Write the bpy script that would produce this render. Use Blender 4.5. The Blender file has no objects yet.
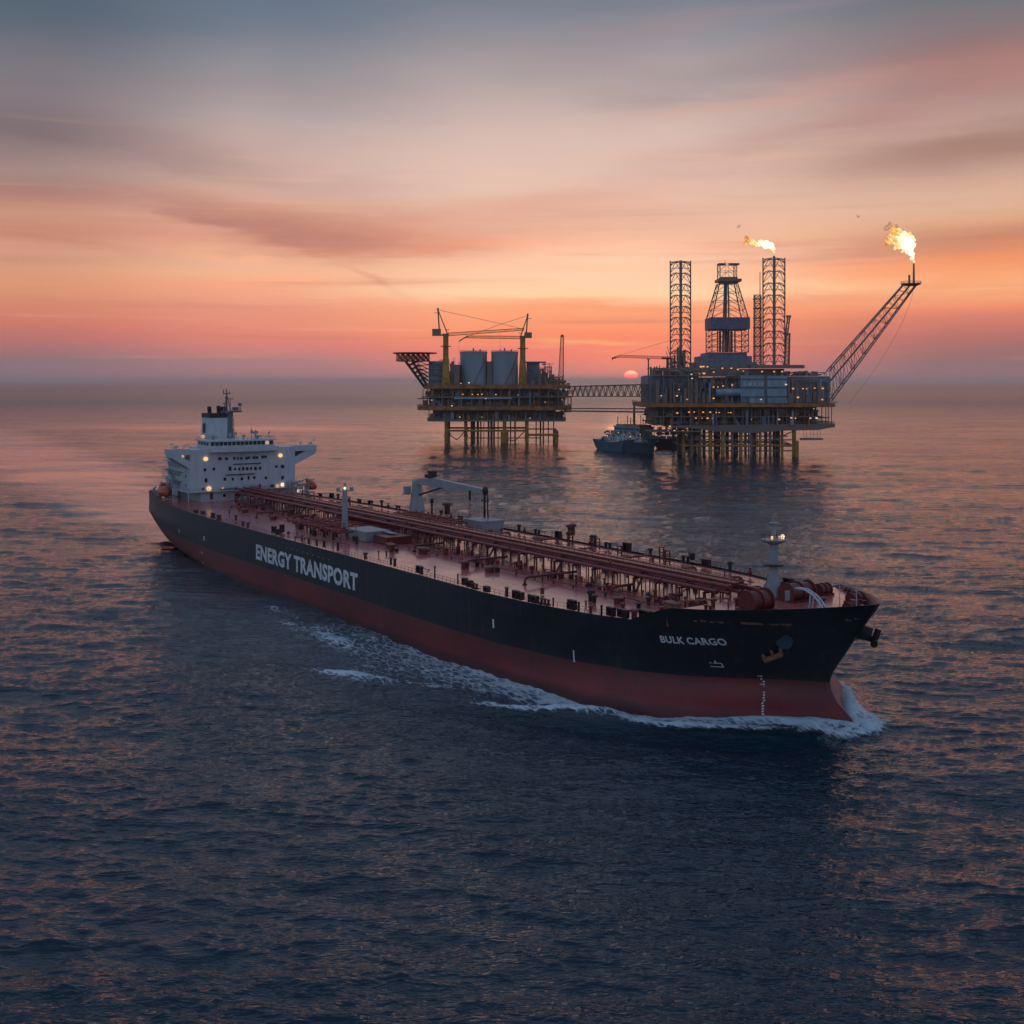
import bpy, math, random
import numpy as np
from mathutils import Vector, Matrix

random.seed(7)
SC = bpy.context.scene
COL = SC.collection

# ------------------------------------------------------------------ camera
CAM_H = 55.0
cam_data = bpy.data.cameras.new('camera')
cam = bpy.data.objects.new('camera', cam_data)
COL.objects.link(cam)
cam.location = (0, 0, CAM_H)
cam.rotation_euler = (math.radians(90), 0, 0)
cam_data.sensor_width = 36.0
cam_data.lens = 36.0 * 1200 / 1024
cam_data.shift_y = -131 / 1024
cam_data.clip_start = 1.0
cam_data.clip_end = 400000.0
SC.camera = cam

# ------------------------------------------------------------------ view
SC.view_settings.view_transform = 'Standard'
SC.view_settings.look = 'None'
SC.view_settings.exposure = 0.0
SC.view_settings.gamma = 1.0
SC.view_settings.use_curve_mapping = False
SC.render.engine = 'CYCLES'
SC.cycles.max_bounces = 5
SC.cycles.volume_bounces = 1
SC.cycles.diffuse_bounces = 2
SC.cycles.glossy_bounces = 3
SC.cycles.transparent_max_bounces = 12
SC.cycles.sample_clamp_indirect = 4.0
SC.cycles.use_denoising = True
SC.cycles.denoiser = 'OPENIMAGEDENOISE'
SC.cycles.denoising_input_passes = 'RGB_ALBEDO_NORMAL'
SC.cycles.caustics_reflective = False
SC.cycles.caustics_refractive = False


def lin(r, g, b):
    f = lambda c: (c / 255 / 12.92) if c / 255 <= 0.04045 else ((c / 255 + 0.055) / 1.055) ** 2.4
    return (f(r), f(g), f(b), 1.0)


# ------------------------------------------------------------------ sky
SUN_AZ = math.atan((631 - 512) / 1200)
SUN_EL = math.radians(0.45)

world = bpy.data.worlds.new('World')
SC.world = world
world.use_nodes = True
WT = world.node_tree
WT.nodes.clear()
try:
    world.cycles.sampling_method = 'MANUAL'
    world.cycles.sample_map_resolution = 512
except Exception:
    pass


class NT:
    """small helper that wires shader nodes"""
    def __init__(s, tree):
        s.t = tree

    def n(s, typ, **kw):
        nd = s.t.nodes.new(typ)
        for k, v in kw.items():
            setattr(nd, k, v)
        return nd

    def set(s, sock, v):
        if isinstance(v, bpy.types.NodeSocket):
            s.t.links.new(v, sock)
        else:
            sock.default_value = v

    def m(s, op, a, b=0.0, c=0.0, clamp=False):
        nd = s.n('ShaderNodeMath', operation=op)
        nd.use_clamp = clamp
        s.set(nd.inputs[0], a)
        s.set(nd.inputs[1], b)
        s.set(nd.inputs[2], c)
        return nd.outputs[0]

    def mix(s, fac, a, b, blend='MIX'):
        nd = s.n('ShaderNodeMix', data_type='RGBA', blend_type=blend)
        s.set(nd.inputs[0], fac)
        s.set(nd.inputs[6], a)
        s.set(nd.inputs[7], b)
        return nd.outputs[2]

    def ramp(s, fac, stops, interp='LINEAR'):
        nd = s.n('ShaderNodeValToRGB')
        cr = nd.color_ramp
        cr.interpolation = interp
        cr.elements[0].position = stops[0][0]
        cr.elements[0].color = stops[0][1]
        cr.elements[1].position = stops[-1][0]
        cr.elements[1].color = stops[-1][1]
        for p, c in stops[1:-1]:
            e = cr.elements.new(p)
            e.color = c
        s.set(nd.inputs[0], fac)
        return nd.outputs[0]

    def smooth(s, v, a, b, lo=0.0, hi=1.0):
        nd = s.n('ShaderNodeMapRange', interpolation_type='SMOOTHSTEP')
        s.set(nd.inputs[0], v)
        s.set(nd.inputs[1], a)
        s.set(nd.inputs[2], b)
        s.set(nd.inputs[3], lo)
        s.set(nd.inputs[4], hi)
        return nd.outputs[0]

    def noise(s, vec, scale, detail=4.0, rough=0.5, dist=0.0, dim='3D'):
        nd = s.n('ShaderNodeTexNoise', noise_dimensions=dim)
        s.set(nd.inputs['Vector'], vec)
        nd.inputs['Scale'].default_value = scale
        nd.inputs['Detail'].default_value = detail
        nd.inputs['Roughness'].default_value = rough
        nd.inputs['Distortion'].default_value = dist
        return nd.outputs['Fac']

    def xyz(s, x, y, z=0.0):
        nd = s.n('ShaderNodeCombineXYZ')
        s.set(nd.inputs[0], x)
        s.set(nd.inputs[1], y)
        s.set(nd.inputs[2], z)
        return nd.outputs[0]


def build_sky():
    S = NT(WT)
    tc = S.n('ShaderNodeTexCoord')
    sep = S.n('ShaderNodeSeparateXYZ')
    S.set(sep.inputs[0], tc.outputs['Generated'])
    X, Y, Z = sep.outputs
    az = S.m('ARCTAN2', X, Y)
    hyp = S.m('SQRT', S.m('ADD', S.m('MULTIPLY', X, X), S.m('MULTIPLY', Y, Y)))
    q = S.m('DIVIDE', Z, S.m('MAXIMUM', hyp, 0.05))      # tan(elevation)

    def qy(py):
        return max(0.0, (381 - py) / 1200.0)

    # gentle large scale wobble so the bands of colour are not ruled lines
    wv = S.xyz(S.m('MULTIPLY', az, 3.0), S.m('MULTIPLY', q, 9.0), 1.3)
    wob = S.m('SUBTRACT', S.noise(wv, 1.0, 3.0, 0.5), 0.5)
    qa = S.m('ABSOLUTE', q)
    qq = S.m('ADD', qa, S.m('MULTIPLY', wob, S.m('MULTIPLY', S.m('MINIMUM', qa, 0.2), 0.35)))
    fac = S.m('SQRT', S.m('MINIMUM', qq, 4.0))             # 0..2
    fac = S.m('MULTIPLY', fac, 0.5)

    def col_ramp(tab):
        st = [(0.5 * math.sqrt(qy(py)) if py is not None and py > -400 else 0.5 * math.sqrt((381 - py) / 1200), lin(*c)) for py, c in tab]
        return S.ramp(fac, st)
    up = [(-60, (120, 128, 144)), (-170, (136, 146, 166)), (-500, (136, 147, 172)), (-2000, (122, 134, 162)), (-4000, (118, 128, 156))]
    C = col_ramp([(381, (182, 126, 124)), (362, (232, 130, 116)), (348, (247, 134, 108)), (330, (252, 152, 112)), (310, (250, 168, 124)),
                  (298, (253, 206, 164)), (270, (252, 194, 160)), (255, (249, 184, 154)), (243, (240, 168, 138)), (230, (230, 172, 146)),
                  (215, (226, 174, 152)), (190, (226, 188, 170)), (150, (216, 186, 174)), (120, (206, 180, 172)), (90, (184, 166, 162)),
                  (60, (160, 150, 154)), (30, (134, 136, 146)), (0, (116, 124, 136))] + up)
    M = col_ramp([(381, (158, 120, 124)), (360, (174, 124, 126)), (350, (212, 126, 120)), (335, (228, 134, 116)), (318, (230, 146, 122)),
                  (300, (240, 160, 130)), (285, (248, 174, 136)), (270, (236, 182, 152)), (255, (234, 172, 142)), (240, (226, 162, 138)),
                  (215, (218, 166, 146)), (195, (212, 172, 156)), (175, (200, 164, 154)), (150, (196, 168, 160)), (120, (176, 160, 160)),
                  (90, (154, 144, 148)), (60, (130, 132, 142)), (30, (108, 120, 134)), (0, (98, 112, 130))] + up)
    L = col_ramp([(381, (128, 106, 116)), (360, (140, 110, 116)), (346, (178, 112, 108)), (330, (204, 118, 104)), (310, (212, 134, 108)),
                  (292, (220, 148, 114)), (272, (214, 154, 124)), (255, (206, 150, 128)), (238, (196, 132, 112)), (220, (200, 146, 124)),
                  (200, (168, 122, 112)), (182, (158, 134, 130)), (158, (122, 106, 110)), (140, (118, 108, 114)), (120, (126, 117, 124)),
                  (98, (118, 114, 122)), (70, (98, 106, 118)), (40, (84, 98, 112)), (0, (76, 90, 106))] + up)
    R = col_ramp([(381, (134, 110, 118)), (360, (142, 106, 108)), (345, (168, 106, 104)), (330, (202, 116, 102)), (315, (238, 140, 106)),
                  (297, (252, 174, 122)), (283, (246, 156, 110)), (270, (238, 146, 100)), (256, (212, 132, 96)), (245, (192, 130, 104)),
                  (230, (220, 164, 130)), (210, (214, 172, 146)), (190, (194, 156, 140)), (172, (160, 122, 110)), (142, (176, 142, 134)),
                  (112, (160, 130, 128)), (92, (166, 124, 120)), (76, (154, 116, 112)), (58, (128, 112, 116)), (30, (106, 110, 118)), (0, (94, 102, 116))] + up)
    B = col_ramp([(381, (116, 128, 148)), (340, (124, 138, 158)), (260, (130, 145, 168)), (100, (132, 149, 176))]
                 + [(-120, (128, 147, 176)), (-500, (112, 134, 166)), (-2000, (116, 132, 162)), (-4000, (112, 122, 150))])
    base = S.mix(S.smooth(az, -0.01, -0.20), C, M)
    base = S.mix(S.smooth(az, -0.20, -0.38), base, L)
    base = S.mix(S.smooth(az, 0.13, 0.36), base, R)

    # placed cloud masses (sky directions), frayed by noise
    ux = S.xyz(S.m('MULTIPLY', az, 5.0), S.m('MULTIPLY', q, 38.0), 4.0)
    w1 = S.m('SUBTRACT', S.noise(ux, 1.0, 6.0, 0.62), 0.5)
    ux2 = S.xyz(S.m('MULTIPLY', az, 4.0), S.m('MULTIPLY', q, 14.0), 9.0)
    w2 = S.m('SUBTRACT', S.noise(ux2, 1.0, 4.0, 0.55), 0.5)
    qw = S.m('ADD', q, S.m('ADD', S.m('MULTIPLY', w1, 0.055), S.m('MULTIPLY', w2, 0.035)))
    aw = S.m('ADD', az, S.m('MULTIPLY', w2, 0.25))

    def blob(col, px, py, rx, ry, tilt, amount, color):
        a0 = math.atan((px - 512) / 1200)
        q0 = (381 - py) / 1200 * math.cos(a0)
        dx = S.m('SUBTRACT', aw, a0)
        dy = S.m('SUBTRACT', qw, q0)
        t = math.radians(tilt)
        u = S.m('ADD', S.m('MULTIPLY', dx, math.cos(t)), S.m('MULTIPLY', dy, math.sin(t)))
        v = S.m('SUBTRACT', S.m('MULTIPLY', dy, math.cos(t)), S.m('MULTIPLY', dx, math.sin(t)))
        u = S.m('DIVIDE', u, rx / 1200)
        v = S.m('DIVIDE', v, ry / 1200)
        r2 = S.m('ADD', S.m('MULTIPLY', u, u), S.m('MULTIPLY', v, v))
        g = S.m('EXPONENT', S.m('MULTIPLY', r2, -1.0))
        streak = S.m('ADD', 1.0, S.m('MULTIPLY', w1, 2.4))
        f = S.m('MULTIPLY', S.m('MULTIPLY', g, amount), streak, clamp=True)
        return S.mix(f, col, lin(*color))
    c = base
    c = blob(c, 325, 232, 105, 24, -6, 0.95, (192, 128, 110))
    c = blob(c, 230, 215, 90, 14, -10, 0.60, (186, 130, 116))
    c = blob(c, 420, 246, 70, 9, -2, 0.60, (214, 134, 110))
    c = blob(c, 180, 212, 170, 8, -7, 0.50, (176, 122, 112))
    c = blob(c, 60, 240, 80, 6, -8, 0.40, (190, 124, 104))
    c = blob(c, 500, 243, 110, 9, 1, 0.55, (238, 150, 118))
    c = blob(c, 385, 283, 36, 6, -28, 0.60, (214, 138, 118))
    c = blob(c, 275, 262, 60, 5, -8, 0.60, (250, 176, 138))
    c = blob(c, 150, 150, 160, 16, -9, 0.30, (140, 118, 120))
    c = blob(c, 470, 175, 150, 22, -10, 0.40, (228, 192, 174))
    c = blob(c, 560, 206, 140, 15, 7, 0.60, (212, 158, 140))
    c = blob(c, 630, 258, 180, 28, 2, 0.60, (255, 212, 178))
    c = blob(c, 600, 293, 240, 8, 1, 0.60, (255, 214, 168))
    c = blob(c, 700, 225, 120, 9, 3, 0.35, (238, 188, 162))
    c = blob(c, 620, 309, 190, 5, 0, 0.50, (248, 150, 108))
    c = blob(c, 630, 330, 150, 9, 0, 0.55, (250, 134, 98))
    c = blob(c, 625, 340, 60, 4, 0, 0.80, (255, 186, 120))
    c = blob(c, 610, 354, 150, 8, 0, 0.60, (250, 122, 106))
    c = blob(c, 970, 90, 130, 15, 11, 0.60, (176, 118, 108))
    c = blob(c, 850, 122, 150, 12, 10, 0.50, (176, 140, 138))
    c = blob(c, 800, 150, 150, 14, 8, 0.45, (206, 168, 156))
    c = blob(c, 660, 22, 150, 12, 4, 0.35, (160, 134, 138))
    c = blob(c, 800, 60, 170, 20, 8, 0.40, (140, 130, 138))
    c = blob(c, 760, 100, 110, 8, 6, 0.40, (206, 160, 148))
    c = blob(c, 850, 205, 150, 16, 2, 0.50, (226, 184, 160))
    c = blob(c, 880, 250, 130, 8, 3, 0.60, (204, 140, 116))
    c = blob(c, 900, 272, 120, 8, -2, 0.50, (246, 160, 114))
    c = blob(c, 860, 300, 130, 10, 0, 0.40, (232, 146, 114))
    c = blob(c, 840, 335, 120, 14, 0, 0.45, (206, 126, 114))
    # fine horizontal streaks everywhere in the warm part
    sx = S.xyz(S.m('MULTIPLY', az, 3.0), S.m('MULTIPLY', q, 90.0), 2.0)
    fs = S.noise(sx, 1.0, 5.0, 0.6)
    dens = S.smooth(q, 0.30, 0.03)
    dk = S.m('MULTIPLY', S.smooth(fs, 0.52, 0.78), S.m('MULTIPLY', dens, 0.35))
    c = S.mix(dk, c, lin(176, 110, 102))
    lt = S.m('MULTIPLY', S.smooth(fs, 0.46, 0.25), S.m('MULTIPLY', dens, 0.30))
    c = S.mix(lt, c, lin(252, 190, 140))
    # broad soft bands
    bx = S.xyz(S.m('MULTIPLY', az, 2.2), S.m('ADD', S.m('MULTIPLY', q, 13.0), S.m('MULTIPLY', az, 1.2)), 7.0)
    bs = S.noise(bx, 1.0, 5.0, 0.55)
    c = S.mix(S.m('MULTIPLY', S.smooth(bs, 0.50, 0.72), 0.14), c, lin(150, 118, 118))

    # mauve sea haze at the horizon
    hz = S.m('EXPONENT', S.m('MULTIPLY', qa, -75.0))
    hzc = S.ramp(S.m('MULTIPLY', S.m('ADD', az, 0.5), 1.0), [(0.05, lin(128, 106, 116)), (0.45, lin(168, 118, 120)),
                                                             (0.62, lin(196, 116, 112)), (0.8, lin(136, 104, 112)), (1.0, lin(116, 98, 110))])
    c = S.mix(S.m('MULTIPLY', hz, 0.35), c, hzc)

    # dusk side: blue behind the camera
    back = S.smooth(S.m('ABSOLUTE', az), 0.43, 1.0)
    c = S.mix(back, c, B)

    # the real atmosphere sky under it all
    sky = S.n('ShaderNodeTexSky', sky_type='NISHITA')
    sky.sun_disc = False
    sky.sun_elevation = SUN_EL
    sky.sun_rotation = SUN_AZ
    bg_sky = S.n('ShaderNodeBackground')
    S.set(bg_sky.inputs[0], sky.outputs[0])
    bg_sky.inputs[1].default_value = 0.004

    # the low red sun: a flattened disc cut by haze, and its glow
    sa, sq = SUN_AZ, (381 - 375.2) / 1200
    du = S.m('DIVIDE', S.m('SUBTRACT', az, sa), 6.6 / 1200)
    dv = S.m('DIVIDE', S.m('SUBTRACT', q, sq), 4.4 / 1200)
    r = S.m('SQRT', S.m('ADD', S.m('MULTIPLY', du, du), S.m('MULTIPLY', dv, dv)))
    disc = S.smooth(r, 1.12, 0.88)
    gu = S.m('DIVIDE', S.m('SUBTRACT', az, sa), 60 / 1200)
    gv = S.m('DIVIDE', S.m('SUBTRACT', q, sq + 0.01), 22 / 1200)
    glow = S.m('EXPONENT', S.m('MULTIPLY', S.m('ADD', S.m('MULTIPLY', gu, gu), S.m('MULTIPLY', gv, gv)), -1.0))
    c = S.mix(S.m('MULTIPLY', glow, 0.55), c, lin(255, 138, 106))
    dcol = S.ramp(S.m('ADD', 0.5, S.m('MULTIPLY', dv, 0.4)), [(0.2, lin(246, 66, 58)), (0.5, lin(255, 96, 80)), (0.8, lin(255, 150, 118))])
    c = S.mix(disc, c, dcol)

    bg = S.n('ShaderNodeBackground')
    S.set(bg.inputs[0], c)
    # the sun is brighter than the sky round it and shines through the haze
    S.set(bg.inputs[1], S.m('MULTIPLY', SKY_GAIN, S.m('ADD', 1.0, S.m('ADD', S.m('MULTIPLY', disc, 2.4), S.m('MULTIPLY', S.m('EXPONENT', S.m('MULTIPLY', qa, -110.0)), 0.25)))))
    add = S.n('ShaderNodeAddShader')
    S.t.links.new(bg.outputs[0], add.inputs[0])
    S.t.links.new(bg_sky.outputs[0], add.inputs[1])
    out = S.n('ShaderNodeOutputWorld')
    S.t.links.new(add.outputs[0], out.inputs[0])


SKY_GAIN = 1.06
build_sky()

# ------------------------------------------------------------------ sun
sl = bpy.data.lights.new('sun', 'SUN')
sl.energy = 0.003
sl.angle = math.radians(2.5)
sl.color = (1.0, 0.42, 0.22)
sun = bpy.data.objects.new('sun', sl)
COL.objects.link(sun)
# light travels from the sun (azimuth, elevation) towards the camera
sd = Vector((math.sin(SUN_AZ) * math.cos(SUN_EL * 3), math.cos(SUN_AZ) * math.cos(SUN_EL * 3), math.sin(SUN_EL * 3)))
sun.rotation_euler = sd.to_track_quat('Z', 'Y').to_euler()
sun.location = (200, 2000, 300)


# ------------------------------------------------------------------ mesh helpers
class MB:
    def __init__(s):
        s.v = []
        s.f = []
        s.mi = []
        s.cur = 0

    def mat(s, i):
        s.cur = i
        return s

    def add(s, vs, fs):
        o = len(s.v)
        s.v += [tuple(v) for v in vs]
        for f in fs:
            s.f.append(tuple(i + o for i in f))
            s.mi.append(s.cur)
        return s

    def box(s, cx, cy, cz, sx, sy, sz, rz=0.0, taper=1.0):
        c, n = math.cos(rz), math.sin(rz)
        vs = []
        for k, (x, y, z) in enumerate([(-1, -1, -1), (1, -1, -1), (1, 1, -1), (-1, 1, -1), (-1, -1, 1), (1, -1, 1), (1, 1, 1), (-1, 1, 1)]):
            t = taper if z > 0 else 1.0
            px, py = x * sx / 2 * t, y * sy / 2 * t
            vs.append((cx + px * c - py * n, cy + px * n + py * c, cz + z * sz / 2))
        return s.add(vs, [(3, 2, 1, 0), (4, 5, 6, 7), (0, 1, 5, 4), (1, 2, 6, 5), (2, 3, 7, 6), (3, 0, 4, 7)])

    def b2(s, x0, x1, y0, y1, z0, z1):
        return s.box((x0 + x1) / 2, (y0 + y1) / 2, (z0 + z1) / 2, abs(x1 - x0), abs(y1 - y0), abs(z1 - z0))

    def bar(s, p, q, r, n=4, r2=None, cap=True):
        p, q = Vector(p), Vector(q)
        d = q - p
        if d.length < 1e-6:
            return s
        d.normalize()
        a = d.cross(Vector((0, 0, 1)))
        if a.length < 1e-3:
            a = Vector((1, 0, 0))
        a.normalize()
        b = d.cross(a)
        r2 = r if r2 is None else r2
        vs = []
        for c, rr in ((p, r), (q, r2)):
            for k in range(n):
                t = 2 * math.pi * (k + 0.5) / n
                vs.append(c + (a * math.cos(t) + b * math.sin(t)) * rr)
        fs = [(k, (k + 1) % n, n + (k + 1) % n, n + k) for k in range(n)]
        if cap:
            fs += [tuple(range(n - 1, -1, -1)), tuple(range(n, 2 * n))]
        return s.add(vs, fs)

    def tube(s, pts, r, n=6):
        for a, b in zip(pts[:-1], pts[1:]):
            s.bar(a, b, r, n)
        return s

    def lathe(s, cx, cy, prof, n=16, axis=None):
        vs = []
        for z, r in prof:
            for k in range(n):
                t = 2 * math.pi * k / n
                vs.append((cx + r * math.cos(t), cy + r * math.sin(t), z))
        fs = []
        m = len(prof)
        for i in range(m - 1):
            for k in range(n):
                fs.append((i * n + k, i * n + (k + 1) % n, (i + 1) * n + (k + 1) % n, (i + 1) * n + k))
        fs.append(tuple(range(n - 1, -1, -1)))
        fs.append(tuple((m - 1) * n + k for k in range(n)))
        return s.add(vs, fs)

    def prism(s, pts, z0, z1):
        n = len(pts)
        vs = [(x, y, z0) for x, y in pts] + [(x, y, z1) for x, y in pts]
        fs = [(i, (i + 1) % n, n + (i + 1) % n, n + i) for i in range(n)]
        return s.add(vs, fs + [tuple(range(n - 1, -1, -1)), tuple(range(n, 2 * n))])

    def extrude_y(s, pts, y0, y1):
        """profile in x,z pushed along y"""
        n = len(pts)
        vs = [(x, y0, z) for x, z in pts] + [(x, y1, z) for x, z in pts]
        fs = [(i, (i + 1) % n, n + (i + 1) % n, n + i) for i in range(n)]
        return s.add(vs, fs + [tuple(range(n - 1, -1, -1)), tuple(range(n, 2 * n))])

    def extrude_x(s, pts, x0, x1):
        """profile in y,z pushed along x"""
        n = len(pts)
        vs = [(x0, y, z) for y, z in pts] + [(x1, y, z) for y, z in pts]
        fs = [(i, (i + 1) % n, n + (i + 1) % n, n + i) for i in range(n)]
        return s.add(vs, fs + [tuple(range(n - 1, -1, -1)), tuple(range(n, 2 * n))])

    def sphere(s, cx, cy, cz, rx, ry, rz, n=12, m=8):
        vs = []
        for i in range(m + 1):
            ph = math.pi * i / m
            for k in range(n):
                t = 2 * math.pi * k / n
                vs.append((cx + rx * math.sin(ph) * math.cos(t), cy + ry * math.sin(ph) * math.sin(t), cz + rz * math.cos(ph)))
        fs = [(i * n + k, (i + 1) * n + k, (i + 1) * n + (k + 1) % n, i * n + (k + 1) % n) for i in range(m) for k in range(n)]
        return s.add(vs, fs)

    def lattice(s, p, q, w0, w1, bays, rc, rb, up=(0, 0, 1), sides=4, n=4, xbrace=False):
        """lattice beam or tower from p to q, square (4) or triangular (3)"""
        p, q = Vector(p), Vector(q)
        d = (q - p).normalized()
        a = d.cross(Vector(up))
        if a.length < 1e-3:
            a = Vector((1, 0, 0))
        a.normalize()
        b = a.cross(d)
        if sides == 4:
            cs = [(-1, -1), (1, -1), (1, 1), (-1, 1)]
        else:
            cs = [(-1, -0.6), (1, -0.6), (0, 1.0)]
        P = []
        for i in range(bays + 1):
            t = i / bays
            c = p.lerp(q, t)
            w = (w0 + (w1 - w0) * t) / 2
            P.append([c + a * (x * w) + b * (y * w) for x, y in cs])
        k = len(cs)
        for j in range(k):
            s.bar(P[0][j], P[-1][j], rc, n)
        for i in range(bays + 1):
            for j in range(k):
                s.bar(P[i][j], P[i][(j + 1) % k], rb, n, cap=False)
        for i in range(bays):
            for j in range(k):
                if (i + j) % 2 == 0 or xbrace:
                    s.bar(P[i][j], P[i + 1][(j + 1) % k], rb, n, cap=False)
                if (i + j) % 2 == 1 or xbrace:
                    s.bar(P[i][(j + 1) % k], P[i + 1][j], rb, n, cap=False)
        return s

    def build(s, name, mats, parent=None, smooth=False, loc=None, rot=None):
        me = bpy.data.meshes.new(name)
        me.from_pydata(s.v, [], s.f)
        if not isinstance(mats, (list, tuple)):
            mats = [mats]
        for m in mats:
            me.materials.append(m)
        if len(mats) > 1:
            me.polygons.foreach_set('material_index', s.mi)
        if smooth:
            me.polygons.foreach_set('use_smooth', [True] * len(s.f))
        me.update()
        o = bpy.data.objects.new(name, me)
        COL.objects.link(o)
        if parent:
            o.parent = parent
        if loc:
            o.location = loc
        if rot:
            o.rotation_euler = rot
        return o


def tag(o, label=None, cat=None, group=None, kind=None):
    if label:
        o['label'] = label
    if cat:
        o['category'] = cat
    if group:
        o['group'] = group
    if kind:
        o['kind'] = kind
    return o


def empty(name, loc, rz=0.0):
    o = bpy.data.objects.new(name, None)
    o.empty_display_size = 2.0
    COL.objects.link(o)
    o.location = loc
    o.rotation_euler = (0, 0, rz)
    return o


# ------------------------------------------------------------------ materials
def mat(name, col, rough=0.5, metal=0.0, var=0.25, scale=0.4, col2=None, emit=None, estr=0.0, coat=0.0, spec=0.5, stretch=None):
    m = bpy.data.materials.new(name)
    m.use_nodes = True
    S = NT(m.node_tree)
    b = m.node_tree.nodes['Principled BSDF']
    b.inputs['Roughness'].default_value = rough
    b.inputs['Metallic'].default_value = metal
    b.inputs['Specular IOR Level'].default_value = spec
    if coat:
        b.inputs['Coat Weight'].default_value = coat
        b.inputs['Coat Roughness'].default_value = 0.2
    tc = S.n('ShaderNodeTexCoord')
    vec = tc.outputs['Object']
    if stretch:
        mp = S.n('ShaderNodeMapping')
        S.set(mp.inputs[0], vec)
        mp.inputs['Scale'].default_value = stretch
        vec = mp.outputs[0]
    f = S.noise(vec, scale, 5.0, 0.6)
    c1 = (*col, 1)
    c2 = (*(col2 if col2 else tuple(c * (1 - var) for c in col)), 1)
    S.set(b.inputs['Base Color'], S.mix(S.smooth(f, 0.35, 0.68), c1, c2))
    if emit:
        b.inputs['Emission Color'].default_value = (*emit, 1)
        b.inputs['Emission Strength'].default_value = estr
    return m
# ------------------------------------------------------------------ tanker frame of reference
SHIP_ANG = math.atan2(-0.828, 0.560)
SHIP_O = (-115.3, 442.0)
HX, HY = 0.560, -0.828          # towards the bow
LX, LY = 0.828, 0.560           # towards port


def ship_world(a, y):
    return SHIP_O[0] + a * HX + y * LX, SHIP_O[1] + a * HY + y * LY


STEM = [(-3, 304.0), (0, 303.6), (1.3, 302.3), (3, 299.6), (4.5, 298.4), (5.9, 298.0), (7.2, 298.3), (8.7, 299.3), (11.5, 301.3), (14.3, 303.2), (17, 305.2), (19, 306.8), (20.5, 307.6)]
STERN = [(-3, 14.0), (0, 10.0), (3, 5.5), (6, 2.6), (10, 0.8), (15, 0.0), (22, -0.5)]
E_DECK = ([0, 0.4, 3, 6, 11, 18, 26, 35, 50, 64, 90], [0, 1.4, 4.6, 8.0, 13.0, 18.0, 21.8, 25.2, 28.4, 29.5, 29.5])
E_WL = ([0, 0.4, 2, 6, 10, 16, 24, 38, 55, 75, 90], [0, 0.25, 1.15, 4.9, 9.6, 16.2, 22.0, 26.4, 28.8, 29.5, 29.5])


def stem_a(z):
    return float(np.interp(z, [p[0] for p in STEM], [p[1] for p in STEM]))


def stern_a(z):
    return float(np.interp(z, [p[0] for p in STERN], [p[1] for p in STERN]))


def half(a, z):
    a1 = stem_a(z)
    a0 = stern_a(z)
    e = max(0.0, a1 - a)
    t = min(1.1, max(0.0, z / 19.0))
    hb = (1 - t) * float(np.interp(e, *E_WL)) + t * float(np.interp(e, *E_DECK))
    # stern
    x = max(0.0, a - a0)
    hs = 18.5 * min(1.0, max(0.0, z / 9.0)) ** 0.42
    t2 = min(1.0, max(0.0, z / 12.0))
    f1 = 1 - max(0.0, 1 - x / 105.0) ** 2.2
    f0 = min(1.0, (x / 86.0)) ** 0.34
    f = (1 - t2) * f0 + t2 * f1
    h2 = hs + (29.5 - hs) * f
    return min(hb, h2)


def sheer(a):
    """height of the side shell top along the ship"""
    z = 15.0 + 0.6 * max(0.0, 1 - a / 60.0) ** 2
    if a > 279:
        z += 2.9 * min(1.0, (a - 279) / 5.0) ** 0.8
    if a > 284:
        z += 2.3 * ((a - 284) / 24.0) ** 1.5
    return z
# ------------------------------------------------------------------ sea surface
def ocean_tile(L, N, hs, wind_deg, lam_peak, lam_min, seed, spread=2.0, choppy=True):
    rng = np.random.default_rng(seed)
    k1 = 2 * np.pi * np.fft.fftfreq(N, L / N)
    kx, ky = np.meshgrid(k1, k1, indexing='xy')
    k = np.hypot(kx, ky)
    k[0, 0] = 1e-6
    kp = 2 * np.pi / lam_peak
    wd = math.radians(wind_deg)
    cosd = (kx * math.cos(wd) + ky * math.sin(wd)) / k
    P = np.exp(-1.25 * (kp / k) ** 2) / k ** 3.6 * (0.035 + np.abs(cosd) ** (2 * spread))
    P *= np.exp(-(k * lam_min / (2 * np.pi)) ** 2)
    P[0, 0] = 0
    h = np.sqrt(P) * (rng.normal(size=k.shape) + 1j * rng.normal(size=k.shape))
    z = np.real(np.fft.ifft2(h))
    s = hs / 4 / z.std()
    dx = np.real(np.fft.ifft2(-1j * kx / k * h)) * s
    dy = np.real(np.fft.ifft2(-1j * ky / k * h)) * s
    return z * s, dx, dy


def sample(tile, L, x, y, rot):
    c, n = math.cos(rot), math.sin(rot)
    u = (x * c + y * n) / L
    v = (-x * n + y * c) / L
    N = tile.shape[0]
    u = (u % 1.0) * N
    v = (v % 1.0) * N
    i0 = np.floor(u).astype(int)
    j0 = np.floor(v).astype(int)
    fu, fv = u - i0, v - j0
    i0 %= N
    j0 %= N
    i1, j1 = (i0 + 1) % N, (j0 + 1) % N
    return ((tile[j0, i0] * (1 - fu) + tile[j0, i1] * fu) * (1 - fv) + (tile[j1, i0] * (1 - fu) + tile[j1, i1] * fu) * fv)


def seg_dist(x, y, pts):
    """distance to a polyline and the parameter (0..1) along it"""
    best = np.full(x.shape, 1e9)
    par = np.zeros(x.shape)
    n = len(pts) - 1
    for i in range(n):
        ax, ay = pts[i]
        bx, by = pts[i + 1]
        dx, dy = bx - ax, by - ay
        t = np.clip(((x - ax) * dx + (y - ay) * dy) / (dx * dx + dy * dy), 0, 1)
        d = np.hypot(x - ax - t * dx, y - ay - t * dy)
        m = d < best
        best = np.where(m, d, best)
        par = np.where(m, (i + t) / n, par)
    return best, par


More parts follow.
